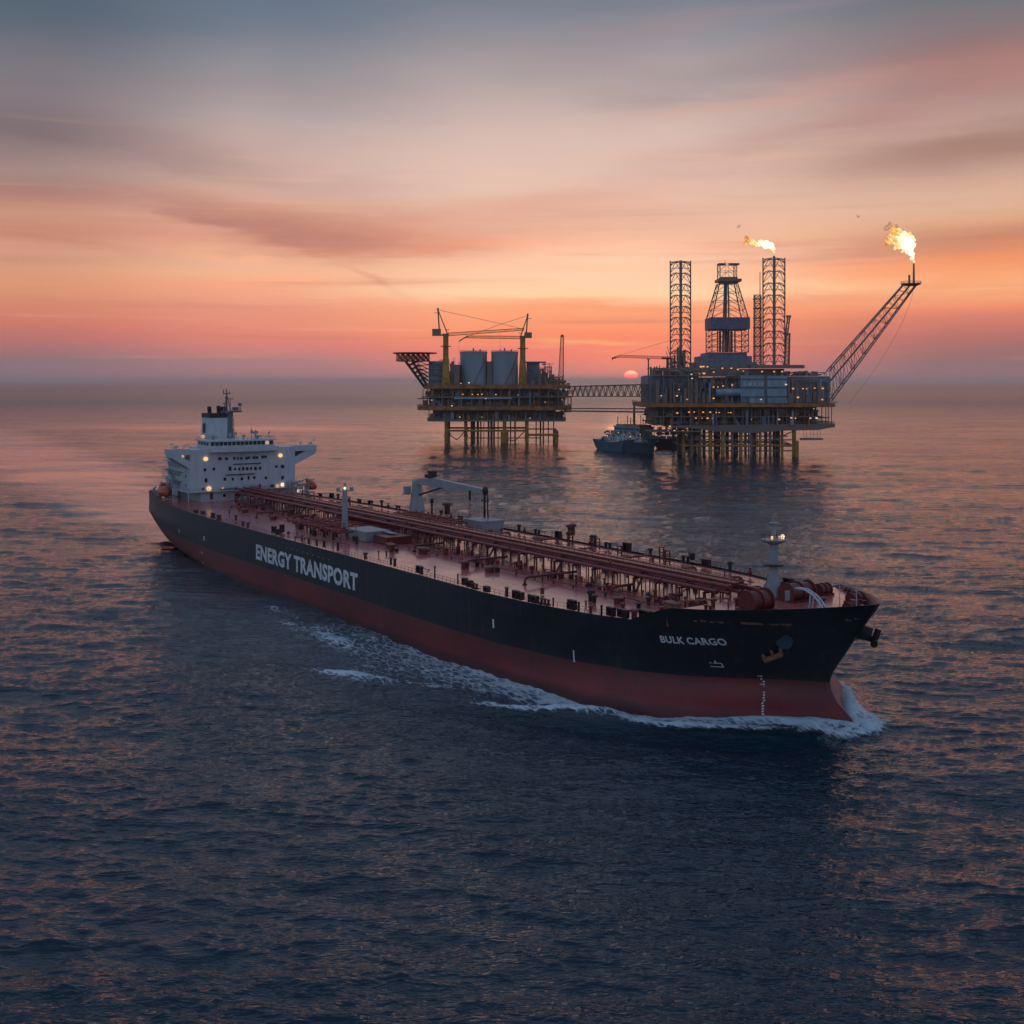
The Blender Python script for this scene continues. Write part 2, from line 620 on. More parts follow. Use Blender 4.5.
def build_water():
    # rows along y: fine near, coarse far
    ys = [-120.0]
    while ys[-1] < 160000:
        y = ys[-1]
        if y < 60:
            st = 6.0
        elif y < 95:
            st = 1.2
        else:
            st = max(0.34, (y * y) / 66000 * 0.85)
            if y > 1500:
                st = max(st, 20 + (y - 1500) * 0.15)
        ys.append(y + st)
    ys = np.array(ys)
    t = np.concatenate([np.linspace(-3.0, -0.52, 60, endpoint=False), np.linspace(-0.52, 0.52, 1001), np.linspace(0.52, 3.0, 61)[1:]])
    T, Y = np.meshgrid(t, ys)
    X = T * (Y + 190.0) * 0.82
    NR, NC = Y.shape

    sp = 1.04 / 1000 * (Y + 190) * 0.82
    far = np.hypot(X, Y)
    A, Ax, Ay = ocean_tile(310.0, 512, 0.68, 80, 21, 2.2, 3, 3.5)
    B, Bx, By = ocean_tile(97.0, 512, 0.34, 97, 5.0, 0.4, 11, 3.0)
    Cc, Cx, Cy = ocean_tile(1170.0, 256, 1.2, 64, 75, 18, 5, 3.0)
    fB = np.clip(1.15 - far / 700, 0, 1)
    fA = np.clip(1.3 - far / 2600, 0, 1)
    fC = np.clip(1.3 - far / 7000, 0, 1)

    # ship coordinates
    rx, ry = X - SHIP_O[0], Y - SHIP_O[1]
    a = rx * HX + ry * HY
    s = -(rx * LX + ry * LY)          # starboard positive

    av = np.linspace(-50, 340, 391)
    hw = np.array([half(q, 0.0) if 10 <= q <= 303.5 else 0.0 for q in av])
    H = np.interp(a, av, hw)

    # wake path behind the ship: a smooth, gently curving track
    trk = [(14, 0), (-60, 4), (-160, 14), (-400, 42), (-790, 75), (-1100, 90)]
    dT, pT = seg_dist(a, -s, trk)
    wT = 20 + 34 * pT
    fray = 0.22 * np.sin(a / 23.0 + 1.7 * np.sin(a / 61.0)) + 0.14 * np.sin(a / 9.0 + s / 13.0)
    wake = np.clip(1.75 + fray - 1.3 * dT / wT, 0, 1) * (0.82 + fray * 0.5) * (a < 20) * np.clip(1.4 - pT * 0.8, 0, 1)
    edgew = np.exp(-((dT - wT * 1.15) / 9) ** 2) * (a < 10) * np.clip(1 - pT, 0, 1)
    # slick bands far out (streaks of calmer water along the current)
    band = np.exp(-((Y - (1400 - 0.10 * X + 30 * np.sin(X / 310))) / 95) ** 2) * np.clip((420 - X) / 160, 0, 1) * np.clip((X + 900) / 300, 0, 1)
    band += 0.5 * np.exp(-((Y - (1010 + 0.25 * X)) / 34) ** 2) * np.clip((-90 - X) / 90, 0, 1)
    band += 0.4 * np.exp(-((Y - (820 - 0.12 * X)) / 30) ** 2) * np.clip((X - 290) / 70, 0, 1)
    brk = 0.55 + 0.45 * np.sin(X / 47 + 2 * np.sin(X / 131) + Y / 90)
    calm = np.clip(np.maximum(wake * 1.15, band * brk * 0.95), 0, 1)

    # bow wave
    d_side = s - H
    d_port = -s - H
    near_bow = np.exp(-((a - 298) / 10) ** 2)
    ds = np.where(s > 0, d_side, d_port)
    ds = np.where(a > 302, np.hypot(a - 303, s) - 1.0, ds)
    bw = 1.5 * np.exp(-(ds / 3.2) ** 2) * np.exp(-((a - 297) / 12) ** 2)
    # diverging crests on the starboard side: three short arms stepping aft
    arms = [[(301, 9), (286, 25), (270, 31)], [(276, 30), (262, 40), (247, 46)], [(252, 38), (236, 50), (218, 58), (196, 64)]]
    armz = np.zeros_like(X)
    armf = np.zeros_like(X)
    for i, ar in enumerate(arms):
        d, p = seg_dist(a, s, ar)
        amp = (1.0, 0.8, 0.7)[i]
        armz += amp * np.exp(-(d / 3.6) ** 2) * np.clip(1.3 - p * 0.7, 0, 1) - 0.45 * amp * np.exp(-((d - 7.5) / 4.5) ** 2)
        armf += np.exp(-(d / (1.5, 1.5, 2.6)[i]) ** 2) * (1.0, 0.9, 0.42)[i] * np.clip(np.sin(np.clip(p * 1.1 + 0.12, 0, 1) * np.pi) * 1.3, 0, 1)

    quiet = 1 - 0.65 * calm
    sea = Cc
    Zh = (sample(Cc, 1170, X, Y, 0.0) * fC + sample(A, 310, X, Y, 0.12) * fA + sample(B, 97, X, Y, -0.15) * fB) * quiet
    ddx = (sample(Ax, 310, X, Y, 0.12) * fA + sample(Bx, 97, X, Y, -0.15) * fB) * quiet
    ddy = (sample(Ay, 310, X, Y, 0.12) * fA + sample(By, 97, X, Y, -0.15) * fB) * quiet
    Zh = Zh + bw + armz + 0.6 * edgew * np.sin(a / 7.0 + s / 9.0)
    # keep the far field flat
    Zh = Zh * np.clip(1.2 - far / 9000, 0, 1)
    choppy = -0.75 * np.clip(1.1 - far / 900, 0, 1)
    PX_ = X + ddx * choppy
    PY_ = Y + ddy * choppy

    # foam density
    rim = np.exp(-np.maximum(ds, 0) / 1.5) * np.clip((a - 205) / 70, 0, 1) * (a < 304)
    belt = np.where((s > 0), np.exp(-(np.maximum(d_side - 2.5, 0) / (2.5 + 0.20 * np.clip(298 - a, 0, 200))) ** 2), 0) * np.clip((a - 100) / 120, 0, 1) * np.clip((303 - a) / 6, 0, 1)
    belt *= (d_side > -1)
    front = np.exp(-((np.hypot(a - 299.5, s * 0.85) - 5.6) / 2.3) ** 2) * (a > 291) * 1.15
    portf = 0.75 * np.exp(-(np.maximum(d_port, 0) / 3.5) ** 2) * np.exp(-((a - 294) / 10) ** 2) * (s < 0)
    patch = np.exp(-(((a - 229) / 9) ** 2 + ((s - 52) / 6.0) ** 2)) * 0.68 + 0.5 * np.exp(-(((a - 196) / 9) ** 2 + ((s - 40) / 2.5) ** 2)) + 0.4 * np.exp(-(((a - 160) / 9) ** 2 + ((s - 38) / 2.0) ** 2)) + 0.4 * np.exp(-(((a - 178) / 6) ** 2 + ((s - 42) / 1.6) ** 2))
    # wash at the quarter and the support vessel's stern
    foam = np.clip(rim * 0.9 + belt * 0.92 + front + portf + armf + patch, 0, 1.3)
    vw = np.exp(-(((X - 117) / 15) ** 2 + ((Y - 900) / 22) ** 2)) * 1.3
    foam = np.maximum(foam, vw)

    verts = np.empty((NR * NC, 3), np.float32)
    verts[:, 0] = PX_.ravel()
    verts[:, 1] = PY_.ravel()
    verts[:, 2] = Zh.ravel()
    ii = np.arange(NR - 1)[:, None] * NC + np.arange(NC - 1)[None, :]
    quads = np.stack([ii, ii + 1, ii + 1 + NC, ii + NC], -1).reshape(-1, 4)

    def mk(name, vv, qs, attrs):
        me = bpy.data.meshes.new(name)
        me.vertices.add(len(vv))
        me.vertices.foreach_set('co', vv.astype(np.float32).ravel())
        me.loops.add(len(qs) * 4)
        me.loops.foreach_set('vertex_index', qs.astype(np.int32).ravel())
        me.polygons.add(len(qs))
        me.polygons.foreach_set('loop_start', np.arange(0, len(qs) * 4, 4, dtype=np.int32))
        me.polygons.foreach_set('loop_total', np.full(len(qs), 4, np.int32))
        me.polygons.foreach_set('use_smooth', np.ones(len(qs), bool))
        for k, v in attrs.items():
            at = me.attributes.new(k, 'FLOAT', 'POINT')
            at.data.foreach_set('value', v.astype(np.float32).ravel())
        me.update(calc_edges=True)
        me.validate()
        o = bpy.data.objects.new(name, me)
        COL.objects.link(o)
        return o

    turb = np.clip(belt * 0.9 + rim + front * 0.7, 0, 1)
    aer = np.clip(np.maximum(np.clip(wake, 0, 1) * 0.9, np.clip(belt, 0, 1) * 0.45), 0, 1)
    w = mk('water', verts, quads, {'calm': calm, 'turb': turb, 'aer': aer})
    tag(w, kind='structure')
    # foam: the churned surface along the hull, a thin froth layer on the sea
    fq = foam.ravel()[quads].max(1) > 0.03
    q2 = quads[fq]
    used = np.unique(q2)
    remap = np.full(NR * NC, -1)
    remap[used] = np.arange(len(used))
    fv = verts[used].copy()
    fv[:, 2] += 0.03 + 0.25 * np.clip(foam.ravel()[used] - 0.5, 0, 1)
    f = mk('sea_foam', fv, remap[q2], {'foam': foam.ravel()[used]})
    tag(f, 'white and pale blue foam churned up along the tanker hull and bow', 'foam', kind='stuff')
    return w, f


def water_material():
    m = bpy.data.materials.new('sea_water')
    m.use_nodes = True
    S = NT(m.node_tree)
    b = m.node_tree.nodes['Principled BSDF']
    geo = S.n('ShaderNodeNewGeometry')
    pos = geo.outputs['Position']
    ca = S.n('ShaderNodeAttribute', attribute_name='calm').outputs['Fac']
    tu = S.n('ShaderNodeAttribute', attribute_name='turb').outputs['Fac']
    ae = S.n('ShaderNodeAttribute', attribute_name='aer').outputs['Fac']      # water full of fine bubbles is paler
    S.set(b.inputs['Base Color'], S.mix(ae, (0.002, 0.026, 0.044, 1), (0.16, 0.19, 0.21, 1)))
    b.inputs['IOR'].default_value = 1.38

    def mp(sx, sy, rz=0.0):
        nd = S.n('ShaderNodeMapping')
        S.set(nd.inputs[0], pos)
        nd.inputs['Scale'].default_value = (sx, sy, 1)
        nd.inputs['Rotation'].default_value = (0, 0, rz)
        return nd.outputs[0]
    # gusty patches: areas of rougher and smoother water
    gust = S.noise(mp(0.006, 0.014, 0.2), 1.0, 4.0, 0.6)
    ln = S.n('ShaderNodeVectorMath', operation='LENGTH')
    S.set(ln.inputs[0], pos)
    dist = ln.outputs['Value']
    n1 = S.noise(mp(0.5, 1.5, 0.12), 1.0, 2.5, 0.5, 0.2)      # half metre to metre ripples
    n2 = S.noise(mp(0.085, 0.30, -0.08), 1.0, 4.0, 0.5, 0.3)      # 3 to 6 m wavelets
    n3 = S.noise(mp(3.2, 5.0, 0.5), 1.0, 3.0, 0.6)
    n4 = S.noise(mp(0.02, 0.055, 0.1), 1.0, 4.0, 0.6)          # swell facets far out
    fade1 = S.smooth(dist, 1100, 300)
    far_w = S.smooth(dist, 180, 900)
    far_w2 = S.smooth(dist, 700, 3500)
    rd = S.m('SUBTRACT', 1.0, S.m('ABSOLUTE', S.m('SUBTRACT', S.m('MULTIPLY', n1, 2.0), 1.0)))
    h = S.m('MULTIPLY', rd, S.m('MULTIPLY', fade1, 0.22))
    h = S.m('ADD', h, S.m('MULTIPLY', n3, S.m('MULTIPLY', fade1, 0.010)))
    h = S.m('ADD', h, S.m('MULTIPLY', n2, S.m('ADD', 0.24, S.m('MULTIPLY', far_w, 0.85))))
    h = S.m('ADD', h, S.m('MULTIPLY', n4, S.m('MULTIPLY', far_w2, 6.5)))
    h = S.m('MULTIPLY', h, S.smooth(dist, 5200, 1300))
    amp = S.m('MULTIPLY', S.smooth(gust, 0.32, 0.66, 0.45, 1.25), S.m('SUBTRACT', 1.0, S.m('MULTIPLY', ca, 0.75)))
    h = S.m('MULTIPLY', h, amp)
    h = S.m('ADD', h, S.m('MULTIPLY', S.m('MULTIPLY', n1, tu), 0.35))
    bp = S.n('ShaderNodeBump')
    bp.inputs['Strength'].default_value = 1.0
    bp.inputs['Distance'].default_value = 1.0
    S.set(bp.inputs['Height'], h)
    S.set(b.inputs['Normal'], bp.outputs[0])
    ro = S.m('ADD', 0.06, S.m('ADD', S.m('MULTIPLY', S.smooth(dist, 250, 1300), 0.085), S.m('MULTIPLY', S.smooth(dist, 800, 3500), 0.15)))
    ro = S.m('MULTIPLY', ro, S.m('SUBTRACT', 1.0, S.m('MULTIPLY', ca, 0.75)))
    S.set(b.inputs['Roughness'], ro)
    return m


def foam_material():
    m = bpy.data.materials.new('foam')
    m.use_nodes = True
    t = m.node_tree
    S = NT(t)
    b = t.nodes['Principled BSDF']
    out = t.nodes['Material Output']
    geo = S.n('ShaderNodeNewGeometry')
    fo = S.n('ShaderNodeAttribute', attribute_name='foam').outputs['Fac']
    mpn = S.n('ShaderNodeMapping')
    S.set(mpn.inputs[0], geo.outputs['Position'])
    mpn.inputs['Rotation'].default_value = (0, 0, -SHIP_ANG)
    mp2 = S.n('ShaderNodeMapping')
    S.set(mp2.inputs[0], mpn.outputs[0])
    mp2.inputs['Scale'].default_value = (0.45, 1.0, 1.0)
    n1 = S.noise(mp2.outputs[0], 0.75, 7.0, 0.66, 1.2)
    n2 = S.noise(mp2.outputs[0], 2.6, 4.0, 0.6, 0.6)
    vr = S.n('ShaderNodeTexVoronoi', feature='DISTANCE_TO_EDGE')
    S.set(vr.inputs['Vector'], mp2.outputs[0])
    vr.inputs['Scale'].default_value = 0.8
    lace = S.smooth(vr.outputs['Distance'], 0.22, 0.02)
    tex = S.m('ADD', S.m('MULTIPLY', n1, 0.62), S.m('ADD', S.m('MULTIPLY', n2, 0.26), S.m('MULTIPLY', lace, 0.12)))
    thr = S.m('SUBTRACT', 0.80, S.m('MULTIPLY', fo, 0.46))
    al = S.smooth(S.m('SUBTRACT', tex, thr), -0.03, 0.30)
    al = S.m('MULTIPLY', al, S.smooth(fo, 0.03, 0.2))
    b.inputs['Base Color'].default_value = (0.58, 0.70, 0.77, 1)
    b.inputs['Roughness'].default_value = 0.6
    S.set(b.inputs['Alpha'], S.m('MULTIPLY', al, 0.96))
    return m


water, sea_foam = build_water()
water.data.materials.append(water_material())
sea_foam.data.materials.append(foam_material())
# ------------------------------------------------------------------ tanker
ship = empty('oil_tanker', (SHIP_O[0], SHIP_O[1], 0), SHIP_ANG)
tag(ship, 'large oil tanker with black and red hull and red deck sailing in the foreground', 'tanker')


def hull_material():
    m = bpy.data.materials.new('hull_paint')
    m.use_nodes = True
    S = NT(m.node_tree)
    b = m.node_tree.nodes['Principled BSDF']
    tc = S.n('ShaderNodeTexCoord')
    sep = S.n('ShaderNodeSeparateXYZ')
    S.set(sep.inputs[0], tc.outputs['Object'])
    z = sep.outputs[2]

    def mp(v):
        nd = S.n('ShaderNodeMapping')
        S.set(nd.inputs[0], tc.outputs['Object'])
        nd.inputs['Scale'].default_value = v
        return nd.outputs[0]
    streak = S.noise(mp((0.9, 0.9, 0.05)), 1.0, 5.0, 0.65)
    patch = S.noise(mp((0.05, 0.05, 0.12)), 1.0, 5.0, 0.6)
    fine = S.noise(mp((1.5, 1.5, 0.6)), 1.0, 5.0, 0.6)
    # plate seams
    brick = S.n('ShaderNodeTexBrick')
    nd = S.n('ShaderNodeMapping')
    S.set(nd.inputs[0], S.xyz(sep.outputs[0], z, 0.0))
    nd.inputs['Scale'].default_value = (1, 1, 1)
    S.set(brick.inputs['Vector'], nd.outputs[0])
    brick.inputs['Scale'].default_value = 1.0
    brick.inputs['Brick Width'].default_value = 12.0
    brick.inputs['Row Height'].default_value = 2.6
    brick.inputs['Mortar Size'].default_value = 0.06
    brick.inputs['Mortar Smooth'].default_value = 0.5
    seam = brick.outputs['Fac']
    black = S.mix(S.smooth(patch, 0.4, 0.65), (0.009, 0.013, 0.017, 1), (0.015, 0.021, 0.026, 1))
    black = S.mix(S.m('MULTIPLY', S.smooth(streak, 0.54, 0.70), 0.5), black, (0.060, 0.040, 0.032, 1))
    red = S.mix(S.smooth(patch, 0.38, 0.62), (0.27, 0.028, 0.026, 1), (0.18, 0.026, 0.025, 1))
    red = S.mix(S.m('MULTIPLY', S.smooth(streak, 0.48, 0.75), 0.6), red, (0.075, 0.034, 0.030, 1))
    # weathering: rubbed grey near the load line, slime near the water
    rub = S.m('MULTIPLY', S.smooth(z, 2.8, 6.3), S.smooth(fine, 0.25, 0.7))
    red = S.mix(S.m('MULTIPLY', rub, 0.55), red, (0.080, 0.055, 0.052, 1))
    wet = S.smooth(S.m('ADD', z, S.m('MULTIPLY', S.m('SUBTRACT', streak, 0.5), 1.5)), 1.9, 0.5)
    red = S.mix(S.m('MULTIPLY', wet, 0.6), red, (0.035, 0.010, 0.010, 1))
    line = S.m('ADD', z, S.m('MULTIPLY', S.m('SUBTRACT', fine, 0.5), 0.10))
    f = S.smooth(line, 6.0, 6.1)
    col = S.mix(f, red, black)
    col = S.mix(S.m('MULTIPLY', seam, 0.25), col, (0.02, 0.014, 0.014, 1))
    S.set(b.inputs['Base Color'], col)
    S.set(b.inputs['Roughness'], S.m('ADD', 0.36, S.m('MULTIPLY', patch, 0.22)))
    bp = S.n('ShaderNodeBump')
    bp.inputs['Strength'].default_value = 0.35
    bp.inputs['Distance'].default_value = 0.25
    S.set(bp.inputs['Height'], S.m('ADD', S.noise(mp((0.22, 0.22, 0.30)), 1.0, 3.0, 0.5), S.m('MULTIPLY', seam, -0.12)))
    S.set(b.inputs['Normal'], bp.outputs[0])
    return m


def deck_material():
    m = bpy.data.materials.new('deck_paint')
    m.use_nodes = True
    S = NT(m.node_tree)
    b = m.node_tree.nodes['Principled BSDF']
    tc = S.n('ShaderNodeTexCoord')

    def mp(v):
        nd = S.n('ShaderNodeMapping')
        S.set(nd.inputs[0], tc.outputs['Object'])
        nd.inputs['Scale'].default_value = v
        return nd.outputs[0]
    n1 = S.noise(mp((0.05, 0.12, 1)), 1.0, 6.0, 0.65)
    n2 = S.noise(mp((0.5, 0.9, 1)), 1.0, 5.0, 0.6)
    col = S.mix(S.smooth(n1, 0.36, 0.64), (0.56, 0.14, 0.13, 1), (0.40, 0.09, 0.085, 1))
    col = S.mix(S.m('MULTIPLY', S.smooth(n2, 0.55, 0.75), 0.5), col, (0.50, 0.22, 0.20, 1))
    sp_ = S.n('ShaderNodeSeparateXYZ')
    S.set(sp_.inputs[0], tc.outputs['Object'])
    br = S.n('ShaderNodeTexBrick')
    S.set(br.inputs['Vector'], S.xyz(sp_.outputs[0], sp_.outputs[1], 0.0))
    br.inputs['Scale'].default_value = 1.0
    br.inputs['Brick Width'].default_value = 11.0
    br.inputs['Row Height'].default_value = 3.3
    br.inputs['Mortar Size'].default_value = 0.07
    col = S.mix(S.m('MULTIPLY', br.outputs['Fac'], 0.35), col, (0.12, 0.035, 0.035, 1))
    n3 = S.noise(mp((0.16, 0.5, 1)), 1.0, 6.0, 0.7)
    col = S.mix(S.m('MULTIPLY', S.smooth(n3, 0.56, 0.68), 0.45), col, (0.16, 0.05, 0.045, 1))
    S.set(b.inputs['Base Color'], col)
    S.set(b.inputs['Roughness'], S.m('ADD', 0.20, S.m('MULTIPLY', S.smooth(n1, 0.3, 0.7), 0.20)))
    b.inputs['Coat Weight'].default_value = 0.6
    b.inputs['Coat IOR'].default_value = 1.6
    b.inputs['Coat Roughness'].default_value = 0.16
    bp = S.n('ShaderNodeBump')
    bp.inputs['Strength'].default_value = 0.25
    bp.inputs['Distance'].default_value = 0.05
    S.set(bp.inputs['Height'], n2)
    S.set(b.inputs['Normal'], bp.outputs[0])
    return m


M_HULL = hull_material()
M_DECK = deck_material()


def build_hull():
    zs = [-3, -1.5, 0, 0.7, 1.3, 2, 3, 4, 5, 5.9, 6.7, 7.7, 8.7, 10, 11.5, 13, 14.0, 14.6]
    nu = 150
    us = []
    for i in range(nu + 1):
        t = i / nu
        us.append(0.5 - 0.5 * math.cos(math.pi * t) * (0.75 + 0.25 * abs(math.cos(math.pi * t))))
    us[0], us[-1] = 0.0, 1.0
    L = []
    # rows by height, each station position depends on stem and stern rake
    rows = []
    # top rows: 14.6 .. sheer in 5 steps
    for z in zs:
        rows.append([z] * (nu + 1))
    base_a = [us[i] * 307.5 for i in range(nu + 1)]
    for k in range(1, 7):
        rows.append([14.6 + (sheer(a) - 14.6) * k / 6 for a in base_a])
    P = []
    for row in rows:
        r = []
        for i in range(nu + 1):
            z = row[i]
            a0, a1 = stern_a(z), stem_a(z)
            a = a0 + (a1 - a0) * us[i]
            r.append((a, half(a, z), z))
        P.append(r)
    mb = MB()
    nr = len(P)
    for side in (-1, 1):
        vs = [(a, h * side, z) for r in P for a, h, z in r]
        n = nu + 1
        fs = []
        for j in range(nr - 1):
            for i in range(nu):
                q = (j * n + i, j * n + i + 1, (j + 1) * n + i + 1, (j + 1) * n + i)
                fs.append(q if side < 0 else q[::-1])
        mb.add(vs, fs)
    # transom
    n = nu + 1
    vs, fs = [], []
    for j in range(nr):
        a, h, z = P[j][0]
        vs += [(a, -h, z), (a, h, z)]
    for j in range(nr - 1):
        fs.append((2 * j, 2 * j + 2, 2 * j + 3, 2 * j + 1))
    mb.add(vs, fs)
    # inner face of the side shell (thickness of the gunwale and bow bulwark)
    for side in (-1, 1):
        vs, fs = [], []
        idx = list(range(nu + 1))
        for i in idx:
            a, h, z = P[-1][i]
            hi = max(0.0, h - 0.28)
            ai = min(a, stem_a(z) - 0.5)
            dz = 15.0 if a < 279 else 17.2
            zl = min(z, dz) - 0.25
            al = min(ai, stem_a(zl) - 0.5)
            vs += [(a, h * side, z), (ai, hi * side, z), (al, max(0.0, half(al, zl) - 0.28) * side, zl)]
        for i in range(nu):
            for k in range(2):
                q = (3 * i + k, 3 * i + k + 1, 3 * i + 3 + k + 1, 3 * i + 3 + k)
                fs.append(q if side < 0 else q[::-1])
        mb.mat(1 if False else 0).add(vs, fs)
    o = mb.build('hull', [M_HULL], ship, smooth=True)
    o.data.set_sharp_from_angle(angle=math.radians(35))
    return o


hull = build_hull()


def deck_sheet(a0, a1, z, n, name, camber=0.35):
    mb = MB()
    vs, fs = [], []
    ny = 8
    for i in range(n + 1):
        a = a0 + (a1 - a0) * i / n
        h = max(0.05, half(a, z + 0.2) - 0.14)
        for j in range(ny + 1):
            y = h * (2 * j / ny - 1)
            vs.append((a, y, z + camber * (1 - (y / 29.5) ** 2)))
    for i in range(n):
        for j in range(ny):
            k = i * (ny + 1) + j
            fs.append((k, k + ny + 1, k + ny + 2, k + 1))
    mb.add(vs, fs)
    return mb, vs


mb, _ = deck_sheet(0.3, 281.5, 14.6, 120, 'deck')
main_deck = mb.build('main_deck', M_DECK, ship)
mb, _ = deck_sheet(281.5, 306.0, 17.0, 40, 'fo')
h281 = half(281.5, 16.5) - 0.1
mb.add([(281.5, -h281, 14.6), (281.5, h281, 14.6), (281.5, h281, 17.1), (281.5, 0, 17.4), (281.5, -h281, 17.1)], [(0, 1, 2, 3, 4)])
fo_deck = mb.build('forecastle_deck', M_DECK, ship)
# ------------------------------------------------------------------ paints
M_WHITE = mat('white_paint', (0.56, 0.60, 0.63), 0.45, var=0.12, scale=0.5, col2=(0.47, 0.49, 0.50), stretch=(1, 1, 0.25))
M_GREYW = mat('grey_white_paint', (0.34, 0.37, 0.38), 0.5, var=0.2, scale=0.6, stretch=(1, 1, 0.3))
M_BLACK = mat('soot_black', (0.012, 0.013, 0.016), 0.55)
M_RED = mat('oxide_red_pipe', (0.30, 0.042, 0.038), 0.33, var=0.4, scale=1.2, col2=(0.15, 0.032, 0.028))
M_DRED = mat('dark_red_machinery', (0.19, 0.028, 0.022), 0.42, var=0.5, scale=1.0, col2=(0.09, 0.020, 0.016))
M_DARKF = mat('dark_fitting', (0.030, 0.018, 0.018), 0.5, var=0.4, scale=1.5)
M_ORANGE = mat('lifeboat_orange', (0.62, 0.085, 0.03), 0.4, var=0.25, scale=1.0)
M_GLASS = mat('dark_glass', (0.012, 0.015, 0.02), 0.12, var=0.1)
M_RUST = mat('rusty_brown', (0.36, 0.15, 0.09), 0.7, var=0.5, scale=1.5)
M_LETTER = mat('white_lettering', (0.88, 0.88, 0.85), 0.6, var=0.25, scale=0.9, col2=(0.66, 0.66, 0.64))
M_BLUEG = mat('blue_grey_recess', (0.05, 0.10, 0.125), 0.5)


def lamp_mat(name, col, strength):
    m = bpy.data.materials.new(name)
    m.use_nodes = True
    t = m.node_tree
    t.nodes.clear()
    e = t.nodes.new('ShaderNodeEmission')
    e.inputs[0].default_value = (*col, 1)
    e.inputs[1].default_value = strength
    o = t.nodes.new('ShaderNodeOutputMaterial')
    t.links.new(e.outputs[0], o.inputs[0])
    return m


M_LAMPW = lamp_mat('warm_deck_lamp', (1.0, 0.58, 0.26), 1.1)
M_LAMPC = lamp_mat('white_deck_lamp', (1.0, 0.80, 0.58), 1.3)
M_LAMPD = lamp_mat('dim_lamp', (1.0, 0.60, 0.36), 0.6)


def deckpt(px, py, z):
    """point of the ship (a, y) seen at a place of the photo when its height is z"""
    Z = (CAM_H - z) * 1200 / (py - 381)
    X = (px - 512) / 1200 * Z
    dx, dy = X - SHIP_O[0], Z - SHIP_O[1]
    return dx * HX + dy * HY, dx * LX + dy * LY


def hullpt(px, py):
    """(a, z) on the starboard shell seen at a place of the photo"""
    best = None
    z = 8.0
    for it in range(40):
        lo, bd = None, 1e9
        for k in range(20, 616):
            a = k * 0.5
            if a > stem_a(z):
                continue
            X, Y = ship_world(a, -half(a, z))
            d = abs(512 + 1200 * X / Y - px)
            if d < bd:
                bd, lo = d, (a, Y)
        for k in range(-10, 11):
            q = lo[0] + k * 0.05
            if q <= stem_a(z):
                X, Y = ship_world(q, -half(q, z))
                d = abs(512 + 1200 * X / Y - px)
                if d < bd:
                    bd, best = d, (q, Y)
        a, Y = best or lo
        best = None
        z = CAM_H - (py - 381) * Y / 1200
    return a, z


# ------------------------------------------------------------------ lettering on the shell
def shell_text(body, a0, a1, z0, height, name, material, stretch_bold=0.02, follow=None):
    cu = bpy.data.curves.new(name, 'FONT')
    cu.body = body
    cu.size = 1.0
    cu.offset = stretch_bold
    cu.space_character = 1.06
    cu.resolution_u = 3
    tmp = bpy.data.objects.new(name + '_tmp', cu)
    COL.objects.link(tmp)
    dg = bpy.context.evaluated_depsgraph_get()
    ev = tmp.evaluated_get(dg)
    me0 = ev.to_mesh()
    vs = [tuple(v.co) for v in me0.vertices]
    fs = [tuple(p.vertices) for p in me0.polygons]
    ev.to_mesh_clear()
    bpy.data.objects.remove(tmp)
    bpy.data.curves.remove(cu)
    x0, x1 = min(v[0] for v in vs), max(v[0] for v in vs)
    y0, y1 = min(v[1] for v in vs), max(v[1] for v in vs)
    out = []
    for x, y, _ in vs:
        a = a0 + (a1 - a0) * (x - x0) / (x1 - x0)
        z = z0 + height * (y - y0) / (y1 - y0)
        if follow:
            z += follow * (a - a0) / (a1 - a0)
        out.append((a, -(half(a, z) + 0.06), z))
    mb = MB()
    mb.add(out, fs)
    return mb.build(name, material, ship)


shell_text('ENERGY TRANSPORT', 127.8, 187.5, 7.55, 4.1, 'hull_name_lettering', M_LETTER, 0.042)
aL, zL = hullpt(661, 642.5)
aR, zR = hullpt(728, 645.5)
shell_text('BULK CARGO', aL, aR, zL, 1.25, 'bow_lettering', M_LETTER, 0.03, follow=zR - zL)


def shell_quad(mb, a0, a1, z0, z1, off=0.05):
    n = max(1, int(abs(a1 - a0) / 1.0))
    for i in range(n):
        p, q = a0 + (a1 - a0) * i / n, a0 + (a1 - a0) * (i + 1) / n
        mb.add([(p, -half(p, z0) - off, z0), (q, -half(q, z0) - off, z0), (q, -half(q, z1) - off, z1), (p, -half(p, z1) - off, z1)], [(0, 1, 2, 3)])


# white marks on the shell
for px, py0, py1, w in ((179.3, 529, 533, 0.8), (204.2, 536, 540.5, 0.9), (202.3, 551.5, 564, 0.9), (493.3, 619, 628, 0.55), (574.0, 650, 662, 0.3)):
    a, z = hullpt(px, (py0 + py1) / 2)
    hgt = (py1 - py0) * ship_world(a, -28)[1] / 1200
    mb = MB()
    shell_quad(mb, a - w / 2, a + w / 2, z - hgt / 2, z + hgt / 2)
    mb.build('hull_mark', M_LETTER, ship)
# draught figures
for i in range(17):
    a, z = hullpt(761.2 + (2.4 if 2 <= i < 10 else 1.2 if i >= 10 else 0), 676 + i * 2.7)
    mb = MB()
    shell_quad(mb, a - 0.10, a + 0.10, z - 0.11, z + 0.11)
    if i in (0, 3):
        shell_quad(mb, a - 0.45, a - 0.13, z - 0.06, z + 0.06)
    mb.build('draught_mark', M_LETTER, ship)
